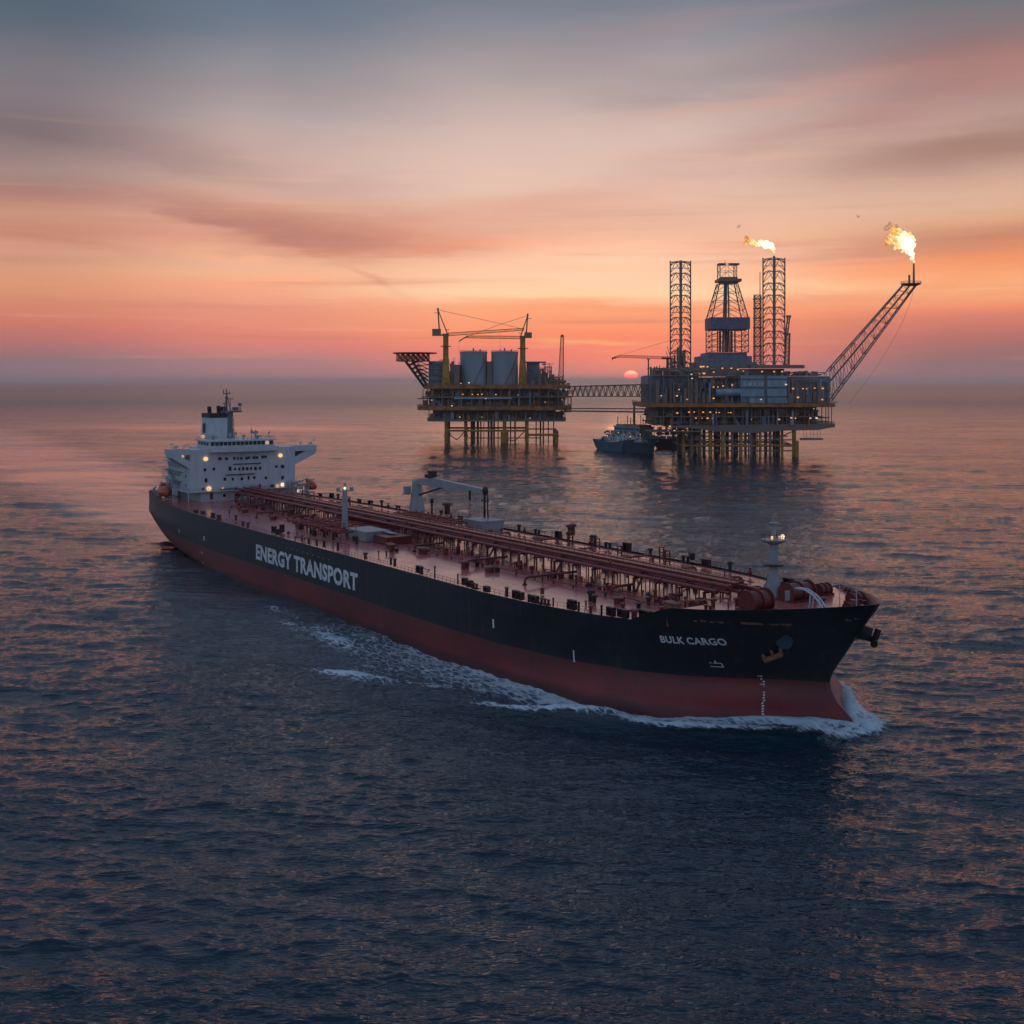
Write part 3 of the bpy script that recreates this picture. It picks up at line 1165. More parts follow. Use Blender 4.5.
# bulbous bow symbol
mb = MB()
a, z = hullpt(716, 664)
for q in ((-0.7, 0.7, -0.55, -0.42), (0.6, 0.75, -0.45, 0.15), (-0.35, 0.7, 0.12, 0.25), (-0.75, -0.55, 0.1, 0.3), (-0.05, 0.12, 0.25, 0.7), (-0.9, -0.6, -0.5, -0.4)):
    shell_quad(mb, a + q[0], a + q[1], z + q[2], z + q[3])
mb.build('bulb_symbol', M_LETTER, ship)
# little row of dots above the name and faint plates near the bow
for i in range(9):
    a, z = hullpt(287 + i * 5.2, 547.3 + i * 1.55)
    mb = MB()
    shell_quad(mb, a - 0.22, a + 0.22, z - 0.16, z + 0.16)
    mb.build('side_scuttle', M_GREYW, ship)
for px, py, w, h in ((712, 622, 0.5, 0.3), (718, 622, 0.35, 0.3), (720.5, 622.3, 0.6, 0.35), (751, 623.5, 2.6, 0.40), (772, 624.5, 0.8, 0.3), (786, 624.5, 1.2, 0.35), (776, 624.5, 0.6, 0.3), (695, 621, 0.5, 0.3), (703, 621, 0.8, 0.3), (848, 620, 0.6, 0.4), (857, 619, 0.7, 0.3)):
    a, z = hullpt(px, py)
    mb = MB()
    shell_quad(mb, a - w / 2, a + w / 2, z - h / 2, z + h / 2)
    mb.build('bow_plate', M_RUST, ship)

# ------------------------------------------------------------------ superstructure
sup = MB()
sup.b2(22, 43.2, -14.5, 18.3, 14.7, 18.4)                       # lower tier
sup.b2(21.5, 44.0, -18.6, 18.6, 18.4, 31.0)                     # accommodation block
sup.b2(20.9, 44.9, -19.3, 19.3, 18.15, 18.4)                    # ledge
sup.b2(36.0, 44.02, -18.6, 18.6, 31.0, 32.3)
sup.b2(24.0, 36.0, -12.0, 12.0, 31.0, 32.28)
sup.b2(8.0, 21.5, -15.0, 15.0, 15.0, 21.2)                      # aft house
sup.b2(7.4, 21.5, -16.2, 16.2, 21.2, 21.45)
sup.b2(12.0, 21.5, -10.0, 10.0, 21.45, 26.5)
sup.b2(11.4, 21.5, -11.0, 11.0, 26.5, 26.7)
superstructure = sup.build('superstructure', M_WHITE, ship)

for sgn in (-1, 1):
    w = MB()
    T = 26.5 if sgn > 0 else 24.4
    prof = [(18.6, 26.0), (T, 29.7), (T, 30.7), (22.6, 30.7), (18.6, 28.6)]
    w.extrude_x([(y * sgn, z) for y, z in (prof if sgn > 0 else prof[::-1])], 37.0, 43.98)
    w.b2(36.4, 44.2, 18.6 * sgn, (T + .2) * sgn, 30.7, 31.0)
    w.b2(43.9, 44.2, 18.6 * sgn, (T + .2) * sgn, 31.0, 32.6)
    w.b2(36.4, 36.7, 18.6 * sgn, (T + .2) * sgn, 31.0, 32.3)
    w.b2(36.7, 43.9, (T - .1) * sgn, (T + .2) * sgn, 31.0, 32.5)
    w.bar((41, 22 * sgn, 31), (41, 22 * sgn, 33.6), 0.1)
    w.box(41, 22 * sgn, 33.4, 0.6, 0.6, 0.7)
    w.box(42.5, (T - 1.3) * sgn, 33.2, 0.6, 0.9, 0.9)
    w.bar((42.5, (T - .1) * sgn, 32.3), (42.5, (T - .1) * sgn, 34.2), 0.06)
    w.box(42.5, (T - .3) * sgn, 34.3, 0.5, 1.1, 0.35)
    w.build('bridge_wing', M_WHITE, superstructure)

# wheelhouse
wh = MB()
wh.b2(30, 43.0, -11.4, 11.4, 32.3, 33.2)
wh.b2(30, 42.7, -11.2, 11.2, 33.2, 34.6)
wh.b2(29.6, 43.5, -11.9, 11.9, 34.6, 35.05)
wh.b2(44.03, 46.4, -11.5, 11.5, 31.35, 31.6)
pts = [(44.03, -12.5), (45.6, -11.5), (46.6, -7.5), (46.9, 0), (46.6, 7.5), (45.6, 11.5), (44.03, 12.5)]
for (xa, ya), (xb, yb) in zip(pts[:-1], pts[1:]):
    wh.add([(xa, ya, 31.3), (xb, yb, 31.3), (xb, yb, 32.9), (xa, ya, 32.9), (xa - .2, ya, 31.3), (xb - .2, yb, 31.3), (xb - .2, yb, 32.9), (xa - .2, ya, 32.9)],
           [(0, 1, 2, 3), (4, 7, 6, 5), (3, 2, 6, 7), (0, 4, 5, 1)])
wheelhouse = wh.build('wheelhouse', M_WHITE, ship)
for i in range(15):
    y = -10.4 + i * 20.8 / 14
    MB().box(42.72, y, 33.9, 0.10, 1.16, 1.15).build('bridge_window', M_GLASS if i < 13 else M_LAMPD if i == 13 else M_GLASS, wheelhouse)
for x in (32.5, 35, 37.5, 40):
    MB().box(x, -11.22, 33.9, 1.8, 0.10, 1.1).build('bridge_window', M_GLASS, wheelhouse)

# front windows
def face_yz(px, py):
    y = (px - 244.8) / 2.82
    Z = 404.7 + 0.56 * y
    return y, CAM_H - (py - 381) * Z / 1200


def uv(u, v):
    return 130 + u / 5.12, 370 + v / 5.12


wins = [(467, 455, 1.1, .9), (500, 455, 1, .8), (540, 453, .8, .9), (558, 453, .6, .9), (575, 452, .8, .9), (603, 452, 1, .9), (615, 449, .7, .8), (640, 449, .9, .8), (655, 449, .8, .8), (685, 446, .9, .9), (700, 445, .8, .8),
        (393, 512, .8, .9), (437, 508, .8, .9), (518, 506, .9, 1.3), (543, 508, .7, .8), (565, 508, .7, .9), (585, 506, .8, 1.1), (605, 506, .9, 1), (625, 505, .7, .9), (648, 505, .9, 1.1), (672, 503, .8, 1), (757, 495, .9, .8), (790, 495, 1.2, 1.1),
        (398, 566, .9, 1.2), (492, 560, .8, 1), (532, 560, .7, .9), (578, 558, .9, .9), (612, 553, .6, 1.2), (642, 552, .8, .9), (702, 553, .8, .9), (790, 552, .9, 1.2),
        (620, 606, .8, .9), (670, 592, .7, .9), (670, 600, .5, .6), (735, 594, 1.3, .9), (384, 610, .8, .7), (548, 608, .9, .7)]
for u, v, w, h in wins:
    px, py = uv(u, v)
    y, z = face_yz(px, py)
    if z > 18.6:
        fr = MB().box(44.03, y, z, 0.10, w * 1.05, h * 1.05)
        fr.build('window', M_GLASS, superstructure)
for v, u0, u1 in ((480, 535, 675), (535, 495, 642), (608, 470, 560)):
    y0, z0 = face_yz(*uv(u0, v + 3))
    y1, _ = face_yz(*uv(u1, v - 3))
    MB().b2(44.0, 44.5, y0, y1, z0 - 0.12, z0 + 0.12).build('ledge', M_DARKF, superstructure)
for x in (24, 27, 30, 33, 40):
    for z in (20.3, 23.3, 26.2, 29.0):
        MB().box(x, -18.63, z, 0.8, 0.10, 0.9).build('window', M_GLASS, superstructure)
for y in (-11, -6.5, -2, 3, 8.5, 13):
    MB().box(43.25, y, 16.6, 0.12, 1.0, 2.1 if y in (-11, 3) else 0.9).build('door' if y in (-11, 3) else 'window', M_DRED if y in (-11, 3) else M_GLASS, superstructure)
for (u, v, r, m) in ((395, 456, .85, M_LAMPW), (777, 438, .8, M_LAMPW), (411, 608, .9, M_LAMPW), (788, 588, .75, M_LAMPC), (762, 594, .7, M_LAMPD), (480, 606, .35, M_LAMPD)):
    y, z = face_yz(*uv(u, v))
    MB().sphere(44.35, y, z, 0.35, r, r * 0.85, 10, 6).build('floodlight', m, superstructure, smooth=True)
MB().sphere(30.3, -9.3, 34.3 + 1.6, 0.4, 0.75, 0.7, 10, 6).build('floodlight', M_LAMPD, wheelhouse, smooth=True)
MB().sphere(38.0, -19.0, 29.9, 0.75, 0.3, 0.65, 10, 6).build('floodlight', M_LAMPD, superstructure, smooth=True)
MB().sphere(46.0, 19.4, 17.0, 0.4, 0.85, 0.85, 10, 6).build('floodlight', M_LAMPC, superstructure, smooth=True)
mb = MB()
mb.bar((37, -20.0, 29.9), (37, -19.2, 29.4), 0.1)
for i in range(10):          # outside stairs and landings on the starboard side
    mb.box(23 + i * 1.2, -19.4, 24.8 - i * 0.55, 1.2, 1.2, 0.12)
mb.bar((23, -20.0, 26.0), (34, -20.0, 20.6), 0.07)
for z in (21.4, 24.6, 27.6):
    mb.b2(20.5, 36, -20.2, -18.65, z - 0.06, z + 0.06)
    mb.bar((20.5, -20.2, z + 1.1), (36, -20.2, z + 1.1), 0.05)
    for x in np.arange(20.5, 36.1, 1.9):
        mb.bar((x, -20.2, z), (x, -20.2, z + 1.1), 0.04)
mb.build('outside_stairs', M_GREYW, superstructure)

# rails round the roofs
def rail(mb, pts, z, h=1.1, sp=1.6, r=0.045):
    for (xa, ya), (xb, yb) in zip(pts[:-1], pts[1:]):
        L = math.hypot(xb - xa, yb - ya)
        n = max(1, int(L / sp))
        for i in range(n + 1):
            x, y = xa + (xb - xa) * i / n, ya + (yb - ya) * i / n
            mb.bar((x, y, z), (x, y, z + h), r)
        for hh in (h, h * 0.55):
            mb.bar((xa, ya, z + hh), (xb, yb, z + hh), r)


mb = MB()
rail(mb, [(30, -11.6), (43.3, -11.6), (43.3, 11.6), (30, 11.6)], 35.05)
rail(mb, [(36.5, -18.5), (24.2, -12), (24.2, 12), (36.5, 18.5)], 32.3)
rail(mb, [(44.8, -19.2), (44.8, 19.2)], 18.4)
rail(mb, [(20.9, -19.2), (44.8, -19.2)], 18.4)
rail(mb, [(7.5, -16), (7.5, 16), (21, 16)], 21.45)
rail(mb, [(7.5, -16), (21, -16)], 21.45)
mb.build('roof_railing', M_GREYW, superstructure)

# roof gear
mb = MB()
for x, y, h, w in ((40, -3.2, 2.4, .5), (40, -1.2, 2.9, .25), (40, 1.6, 1.6, .5), (41, 4.0, 3.6, .35), (38, 6.6, 3.0, .7), (42, 9.9, 2.8, .22), (36, 8.2, 1.2, 1.2), (34, -7, 1.4, 1.3)):
    mb.bar((x, y, 35.05), (x, y, 35.05 + h), w * 0.4, 6)
    mb.box(x, y, 35.05 + h * 0.72, w * 1.7, w * 2.0, h * 0.3)
mb.bar((41, 4.0, 38), (41, 4.0, 41.2), 0.05)
mb.bar((42, 9.9, 37.8), (42, 10.6, 37.8), 0.1)
mb.build('radar_and_aerials', M_GREYW, wheelhouse)

# funnel
fn = MB()
def hexa(mb, x0, x1, X0, X1, w0, w1, z0, z1):
    mb.add([(x0, -w0, z0), (x1, -w0, z0), (x1, w0, z0), (x0, w0, z0), (X0, -w1, z1), (X1, -w1, z1), (X1, w1, z1), (X0, w1, z1)],
           [(3, 2, 1, 0), (4, 5, 6, 7), (0, 1, 5, 4), (1, 2, 6, 5), (2, 3, 7, 6), (3, 0, 4, 7)])


hexa(fn, 14.0, 27.2, 14.0, 22.0, 4.4, 3.8, 31.0, 42.1)
fn.b2(13, 24.5, -6.5, 6.5, 26.7, 31.9)
funnel = fn.build('funnel', M_WHITE, ship)
mb = MB()
hexa(mb, 13.8, 22.2, 13.8, 21.8, 4.0, 3.9, 42.1, 43.6)
mb.build('funnel_top', M_BLACK, funnel)
for x, y, h in ((17.2, -2.2, 2.3), (18.8, 0.6, 2.5), (20.4, 2.0, 2.3), (17.6, 2.2, 2.1)):
    m2 = MB()
    m2.bar((x, y, 43.5), (x - 0.35, y, 43.6 + h), 0.72, 10)
    m2.build('exhaust_pipe', M_BLACK, funnel)
MB().box(17.0, -4.2, 38.3, 1.9, 0.12, 3.4).build('funnel_louvre', M_DARKF, funnel)
for x, y in ((24.8, -3.7), (24.8, 1.0)):
    MB().sphere(27.3 if y > 0 else 27.3, y, 34.2, 0.3, 0.6, 0.6, 8, 6).build('floodlight', M_LAMPD, funnel, smooth=True)

# radar mast
ms = MB()
ms.bar((30, 0.6, 35), (29.6, 0.6, 44.2), 1.1, 8, 0.8)
for k in range(5):
    ms.box(30.4, 1.6, 36.6 + k * 1.6, 0.9, 0.5, 0.12)
ms.box(29.6, -1.5, 47.2, .5, 1.2, .3)
ms.box(29.6, -0.6, 49.2, .7, .9, .6)
ms.bar((31.2, 1.8, 35), (30.0, 1.4, 44.2), 0.1)
ms.b2(28.6, 31.0, -2.4, 4.6, 44.1, 44.6)
ms.bar((29.6, -0.6, 44.4), (29.6, -0.6, 52.2), 0.42, 6, 0.18)
ms.bar((29.6, -1.9, 44.4), (29.6, -0.7, 49.0), 0.16)
ms.bar((29.6, 1.0, 44.4), (29.6, -0.5, 50.0), 0.16)
ms.box(29.6, -0.6, 50.6, 0.4, 2.4, 0.34)
ms.bar((29.6, -1.7, 50.6), (29.6, -1.7, 51.9), 0.16)
ms.bar((29.6, 0.4, 50.6), (29.6, 0.4, 51.4), 0.2)
ms.box(29.6, 1.0, 48.8, 0.4, 1.6, 0.28)
ms.bar((29.6, 0.7, 44.4), (29.6, 0.7, 48.8), 0.14)
ms.box(29.6, 2.6, 45.3, 0.9, 2.0, 1.2)
ms.bar((29.6, 4.3, 44.4), (29.6, 4.3, 46.6), 0.18)
ms.box(29.6, 4.2, 46.8, 0.6, 1.1, 0.9)
rail(ms, [(30.9, -2.3), (30.9, 4.5)], 44.4, 1.0, 0.9, 0.035)
ms.build('radar_mast', mat('mast_grey', (.14, .15, .16), .5), ship)

# stern rails and mooring clutter
def edge_pt(a, side, inset=0.6, z=15.0):
    return (a, side * (half(a, z) - inset))


mb = MB()
for side in (-1, 1):
    pts = [edge_pt(a, side, 0.25) for a in np.arange(1, 280.1, 3.1)]
    rail(mb, pts, 14.9, 1.1, 1.5, 0.035)
pts = [(0.4, y) for y in np.arange(-18, 18.1, 3)]
rail(mb, pts, 15.4, 1.1, 1.5, 0.035)
for a in (8, 60, 84):
    mb.bar((a, -half(a, 15) + 0.3, 15), (a, -half(a, 15) + 0.3, 17.0), 0.08)
mb.build('deck_railing', M_RED, ship)

mb = MB()
for a in np.arange(3, 20, 1.15):
    y = -(half(a, 15) - 1.2)
    hh = random.uniform(1.0, 2.6)
    mb.box(a, y + random.uniform(-.3, 1.6), 14.8 + hh / 2, random.uniform(.2, .8), random.uniform(.2, .8), hh)
mb.bar((9.5, -20, 15), (9.5, -19, 17.8), 0.25)
mb.build('mooring_gear', M_GREYW, ship)
mb = MB()
mb.bar((25.8, -21.6, 14.9), (26.8, -19.4, 18.3), 0.28)
mb.bar((26.8, -19.4, 18.3), (44.4, -19.0, 18.3), 0.16)
mb.bar((44.4, -19.2, 15.0), (44.4, -19.2, 18.3), 0.14)
mb.build('access_frame', M_WHITE, ship)


# ------------------------------------------------------------------ fittings along the deck edges
def bollard(a, y, s=1.0, m=None):
    mb = MB()
    mb.box(a, y, 15.08, 2.6 * s, 1.0 * s, 0.22)
    for d in (-0.75, 0.75):
        mb.lathe(a + d * s, y, [(15.1, .36 * s), (15.1 + 1.1 * s, .34 * s), (15.1 + 1.12 * s, .48 * s), (15.1 + 1.35 * s, .48 * s)], 10)
    return mb.build('bollard', m or M_DARKF, ship)


def fairlead(a, y, w=1.6, h=1.5):
    mb = MB()
    t = 0.28
    mb.box(a, y, 15 + t / 2, w, 0.8, t)
    mb.box(a, y, 15 + h - t / 2, w, 0.8, t)
    mb.box(a - w / 2 + t / 2, y, 15 + h / 2, t, 0.8, h - 2 * t)
    mb.box(a + w / 2 - t / 2, y, 15 + h / 2, t, 0.8, h - 2 * t)
    mb.box(a, y + 0.25, 15 + h / 2, w - 2 * t, 0.1, h - 2 * t)
    return mb.build('fairlead', M_DARKF, ship)


def vent(a, y, h=1.6, r=0.3, m=None, z=15.0):
    mb = MB()
    mb.lathe(a, y, [(z - .1, r), (z + h * .7, r), (z + h * .72, r * 1.8), (z + h * .92, r * 1.7), (z + h, r * .8)], 10)
    return mb.build('vent', m or M_DRED, ship)


def valve(a, y, z=15.0, s=1.0):
    mb = MB()
    mb.bar((a, y, z - .1), (a, y, z + 1.2 * s), 0.16 * s, 6)
    mb.sphere(a, y, z + 0.55 * s, .42 * s, .42 * s, .38 * s, 8, 5)
    mb.lathe(a, y, [(z + 1.2 * s, .42 * s), (z + 1.3 * s, .42 * s)], 10)
    return mb.build('valve', M_DRED, ship)


# starboard edge fittings, placed from the photograph
for px, py, kind, w, h in ((486, 592, 'f', 1.5, 1.1), (507, 596, 'p', .6, 1.6), (513.5, 599, 'f', 1.6, 1.5), (518.5, 600, 'f', 1.5, 1.4), (525.5, 602, 'p', .5, 1.3),
                           (533, 603, 'f', 1.8, 1.3), (538, 604, 'b', .7, 1), (543, 605.5, 'b', .7, 1), (553.5, 606, 'p', .3, 1.4), (565, 610, 'f', 1.3, 1.2), (569, 610, 'f', 1.9, 1.7), (577.2, 611, 'p', .4, 1.5),
                           (589.5, 613, 'v', .3, 1.3), (599, 615, 'p', .4, 1.6), (609, 616.2, 'f', 1.8, 1.5), (620, 618, 'f', 2.4, 1.4), (623, 613, 'v', .4, 1.8), (631, 619.5, 'v', .7, 1.7), (644, 620.8, 'f', 2.6, 1.7),
                           (419.5, 573, 'f', 1.8, 1.5), (391, 564.5, 'p', .5, 1.5), (395, 566, 'p', .6, 1.6), (365.5, 559, 'v', .5, 1.5), (338, 550, 'p', .6, 1.9), (465, 585, 'f', 1.3, 1.4), (470, 587, 'f', 1.6, 1.3),
                           (422, 574, 'p', .6, 1.5), (435, 578, 'p', .3, 2.4), (458, 583.5, 'p', .3, 1.9), (474, 589, 'b', .7, 1),
                           (196, 513, 'f', 2.4, 1.0), (203, 514.5, 'f', 2.2, 1.0), (213, 518, 'b', 1.0, 1), (219, 520, 'b', 1.0, 1), (236, 520, 'v', .5, 1.5), (243, 526, 'v', .5, 1.4), (248, 527.5, 'v', .5, 1.5), (274, 533, 'f', 1.7, 1.8), (278, 535, 'f', 1.6, 1.6),
                           (282, 532, 'f', 1.6, 2.0), (302, 541, 'p', .6, 1.4), (309, 543.5, 'p', .7, 1.6), (317, 545.5, 'p', .6, 1.5), (324, 547, 'p', .6, 1.6)):
    a, y = deckpt(px, py, 15.0)
    y = max(y, -(half(a, 15) - 0.9))
    if kind == 'f':
        fairlead(a, y, w, h)
    elif kind == 'b':
        bollard(a, y, w)
    elif kind == 'v':
        vent(a, y, h, w * 0.7)
    else:
        m2 = MB()
        m2.lathe(a, y, [(14.9, w * .55), (15 + h * .85, w * .5), (15 + h * .87, w * .7), (15 + h, w * .65)], 10)
        m2.build('deck_post', M_DARKF, ship)
# port edge
for i, a in enumerate([52, 58, 63, 71, 78, 84, 92, 97, 103, 111, 127, 133, 138, 143, 168, 172, 176, 186, 191, 199, 206, 213, 221, 226, 233, 240, 247, 254, 262, 268, 275]):
    y = half(a, 15) - 1.3 - random.uniform(0, 1.5)
    k = i % 4
    if k == 0:
        bollard(a, y, 1.0)
    elif k == 1:
        fairlead(a, y, random.uniform(1.5, 2.6), random.uniform(1.4, 2.2))
    elif k == 2:
        vent(a, y, random.uniform(1.6, 2.6), 0.36, M_DARKF)
    else:
        valve(a, y, s=1.3)
# seen items on the deck
for px, py, z0, w, d, h, m in ((456, 497, 15, 3.0, 2.2, 2.6, M_GREYW),):
    pass
for px, py, h, r in ((432, 515, 5.0, 0.3), (447.5, 514, 3.6, 0.9), (590.5, 601, 2.0, .35), (594.5, 602.5, 1.4, .4), (649, 604, 1.3, .35), (639, 607, .8, .4), (535, 544, 1.8, .5), (541, 545, 2.0, .55), (704, 566, 1.7, .5),
                     (422, 553, 1.4, 0.8), (425, 553, 1.2, .8), (392, 551, 1.7, .6), (464, 568, 1.6, .6), (467, 567, 1.7, .5), (477, 566, 1.1, .4), (570, 535, 2.8, .6), (573, 535, 3.0, .6), (592, 544, 2.2, .35), (595, 544, 2.2, .35)):
    a, y = deckpt(px, py, 15.0)
    vent(a, y, h, r, M_DRED if r > .45 else M_DARKF)
a, y = deckpt(692, 562, 15)
MB().box(a, y, 16.6, 1.0, 6.0, 1.5, 0.9).build('locker', M_BLACK, ship)

# ------------------------------------------------------------------ pipe rack and catwalk
def zc(y):
    return 14.6 + 0.35 * (1 - (y / 29.5) ** 2)


A0, A1 = 47.0, 279.0
pipes = [(-4.7, 18.1, .34), (-3.8, 18.05, .26), (-2.9, 18.9, .36), (-2.0, 18.0, .30), (-1.0, 18.0, .3), (0.2, 18.0, .3), (1.4, 18.0, .30), (2.8, 18.9, .34), (3.7, 18.0, .28), (4.7, 18.1, .34), (5.5, 17.9, .22)]
for y, z, r in pipes:
    mb = MB()
    cuts = [A0]
    a = A0 + random.uniform(10, 30)
    while a < A1 - 15:
        cuts += [a]
        a += random.uniform(30, 55)
    cuts.append(A1 - random.uniform(0, 6))
    for p, q in zip(cuts[:-1], cuts[1:]):
        mb.bar((p, y, z), (q, y, z), r, 8, cap=False)
        mb.bar((q - .25, y, z), (q + .25, y, z), r * 1.45, 8)
    mb.build('cargo_pipe', M_RED, ship, smooth=False)
mb = MB()      # catwalk
mb.b2(A0, A1 - 2, -1.15, 1.15, 19.2, 19.32)
for y in (-1.3, 1.3):
    mb.b2(A0, A1 - 2, y - .12, y + .12, 19.0, 19.5)
mb.build('catwalk', M_RED, ship)
mb = MB()
for y in (-1.3, 1.3):
    rail(mb, [(A0, y), (A1 - 2, y)], 19.4, 1.1, 2.0, 0.04)
mb.build('catwalk_railing', M_RED, ship)
for i, a in enumerate(np.arange(A0 + 3, A1, 6.4)):
    mb = MB()
    big = i % 4 == 0
    w = 6.2
    for y in (-5.2, 5.6):
        mb.bar((a, y, zc(y) - .1), (a, y, 17.7), 0.17 if not big else 0.26)
    mb.b2(a - .16, a + .16, -5.4, 5.9, 17.4, 17.72)
    if i % 2 == 0:
        mb.b2(a - .14, a + .14, -3.6, 3.4, 18.35, 18.55)
    for y in (-3.3, -1.2, 1.2, 3.2):
        mb.bar((a, y, zc(y) - .1), (a, y, 19.0 if abs(y) < 2 else 18.5), 0.13)
    if big:
        mb.bar((a + 2.4, -7.0, zc(7) - .1), (a - 0.2, -2.6, 18.2), 0.24)
        mb.bar((a + 2.4, 7.0, zc(7) - .1), (a - 0.2, 2.6, 18.2), 0.24)
    mb.build('rack_support', M_DRED, ship)

# cross pipes that drop to the tank tops
def crosspipe(a, y0, y1, z=16.3, r=0.26, lift=None):
    mb = MB()
    s = 1 if y1 > y0 else -1
    pts = [(a, y0, z), (a, y1 - s * 0.9, z), (a, y1 - s * .25, z - .25), (a, y1, z - .8), (a, y1, zc(y1) - .1)]
    mb.tube(pts, r, 8)
    n = int(abs(y1 - y0) / 5)
    for i in range(1, n + 1):
        y = y0 + (y1 - y0) * i / (n + 1)
        mb.bar((a, y, zc(y) - .1), (a, y, z), 0.13)
    mb.lathe(a, y1, [(zc(y1) - .05, r * 2), (zc(y1) + .2, r * 2)], 10)
    return mb.build('branch_pipe', M_DRED, ship)


for px, py, s in ((525, 584, 1), (611.5, 594, 1), (464, 567, 1)):
    a, y = deckpt(px, py, 15)
    crosspipe(a, -4.8, y)
for a, y in ((76, -14), (97, -17), (112, -12), (184, -13), (268, -10)):
    crosspipe(a, -4.8, y)
for a, y in ((66, 16), (88, 18), (106, 15), (180, 17), (196, 20), (214, 17), (230, 21), (248, 17), (262, 16), (272, 11)):
    crosspipe(a, 4.8, y, z=16.9)
# tall gates seen above the rack
for px, py, h in ((571, 548, 4.0), (668, 566, 3.4), (662, 562, 3.4), (598, 549, 2.6), (620, 556, 2.4)):
    a, y = deckpt(px, py, 15)
    mb = MB()
    for d in (-.7, .7):
        mb.bar((a + d, y, 14.8), (a + d, y, 15 + h), .16)
    for k in range(3):
        mb.box(a, y, 15 + h * (k + 1) / 3 - .15, 1.6, .3, .2)
    mb.build('pipe_gate', M_DRED, ship)
a0_, y0_ = deckpt(716, 565, 15.0)

# small housings and lifting gear forward
a, y = deckpt(663, 622, 15)
y = max(y, -(half(a, 15) - 3.5))
mb = MB()
mb.box(a, y, 16.4, 2.6, 1.6, 2.9)
mb.box(a, y, 18.0, 3.0, 2.0, 0.25)
mb.bar((a, y, 18.1), (a + 6, y + 7, 18.9), .14)
mb.bar((a + 6, y + 7, 18.9), (a + 6, y + 7, 15), .14)
mb.build('deck_locker', M_RUST, ship)
mb = MB()
for k in range(7):
    mb.box(a + 2.2 + k * .62, y + 1.6, 15.5, .4, .9, 1.3 + .3 * (k % 2))
mb.build('valve_row', M_DARKF, ship)

# ------------------------------------------------------------------ midships manifold
for i, a in enumerate(np.arange(126, 160, 3.4)):
    mb = MB()
    r = 0.34 if i % 3 else 0.22
    mb.bar((a, -19.5, 16.9), (a, 20.5, 16.9), r, 8)
    for y in (-19.5, 20.5, -13, 13):
        mb.bar((a, y - .2, 16.9), (a, y + .2, 16.9), r * 1.7, 8)
    for y in (-17, -9.5, 9.5, 17):
        mb.bar((a, y, 14.7), (a, y, 16.8), .16)
    for y in (-14.5, 14.5):
        mb.sphere(a, y, 17.0, .6, .6, .55, 8, 5)
        mb.bar((a, y, 17), (a, y, 18.3), .12)
        mb.lathe(a, y, [(18.2, .45), (18.3, .45)], 8)
    mb.build('manifold_pipe', M_RED, ship)
mb = MB()
rng = random.Random(5)
for i in range(70):
    a = rng.uniform(122, 168)
    y = rng.choice([-1, 1]) * rng.uniform(6, 20)
    h = rng.uniform(.6, 2.4)
    if rng.random() < .5:
        mb.box(a, y, 14.8 + h / 2, rng.uniform(.3, 1.5), rng.uniform(.3, 1.5), h)
    else:
        mb.bar((a, y, 14.8), (a, y, 15 + h), rng.uniform(.1, .35), 6)
tag(mb.build('manifold_fittings', M_DARKF, ship), kind='stuff')
mb = MB()
rng = random.Random(9)
for i in range(150):
    a = rng.uniform(55, 277)
    y = rng.choice([-1, 1]) * rng.uniform(6.0, 10.5)
    h = rng.uniform(.5, 2.2)
    if rng.random() < .35:
        mb.box(a, y, 14.8 + h / 2, rng.uniform(.3, 1.2), rng.uniform(.3, 1.0), h)
    elif rng.random() < .6:
        mb.bar((a, y, 14.8), (a, y, 15.2 + h), rng.uniform(.08, .22), 6)
        mb.sphere(a, y, 15.2 + h, .3, .3, .25, 6, 4)
    else:
        q = rng.uniform(3, 9)
        mb.bar((a, y, 15.4), (a + q, y, 15.4), .14, 6)
tag(mb.build('small_pipework', M_DRED, ship), kind='stuff')

for seed, n, m_, nm in ((41, 150, M_RED, 'valve_clusters'), (42, 110, M_DARKF, 'deck_fittings'), (43, 60, M_GREYW, 'pale_deck_fittings')):
    mb = MB()
    rng = random.Random(seed)
    for i in range(n):
        a = rng.uniform(52, 278)
        sd2 = rng.choice((-1, 1))
        y = sd2 * (rng.uniform(4.5, 9) if rng.random() < .85 else rng.uniform(9, max(10, half(a, 15) - 3)))
        h = rng.uniform(.3, 1.3)
        k = rng.random()
        if k < .4:
            mb.bar((a, y, 14.8), (a, y, 15 + h), rng.uniform(.1, .25), 6)
            mb.lathe(a, y, [(15 + h, .4), (15.1 + h, .4)], 8)
        elif k < .7:
            mb.box(a, y, 14.9 + h / 2, rng.uniform(.3, .9), rng.uniform(.3, .9), h, rng.uniform(0, 1.5))
        elif k < .85:
            L = rng.uniform(1.5, 6)
            mb.tube([(a, y, 15.4), (a + L, y, 15.5), (a + L, y + rng.uniform(-2, 2), 15.2)], .1, 5)
        else:
            mb.sphere(a, y, 15.3, .45, .45, .5, 8, 5)
    tag(mb.build(nm, m_, ship), kind='stuff')
# thin lines that run along the deck and the tank hatches beside them
for y, z, r in ((19.5, 15.4, .11), (-12.2, 15.45, .10), (12.6, 15.45, .12)):
    mb = MB()
    lo_, hi_ = (72, 262) if abs(y) > 15 else (60, 272)
    mb.bar((lo_, y, z), (hi_, y, z), r, 6)
    a = lo_ + 3
    while a < hi_:
        mb.box(a, y, (z + 14.8) / 2, .2, .3, z - 14.8)
        a += 6.5
    mb.build('deck_line', M_DRED, ship)
for a in (82, 104, 175, 219, 262):
    for y in (-14.6, 15.2):
        mb = MB()
        mb.lathe(a, y, [(14.7, 1.0), (15.7, 1.0), (15.72, 1.15), (15.95, 1.1), (16.1, .4)], 14)
        mb.bar((a + 1.4, y, 14.8), (a + 1.4, y, 16.6), .09)
        mb.build('tank_hatch', M_DRED, ship)
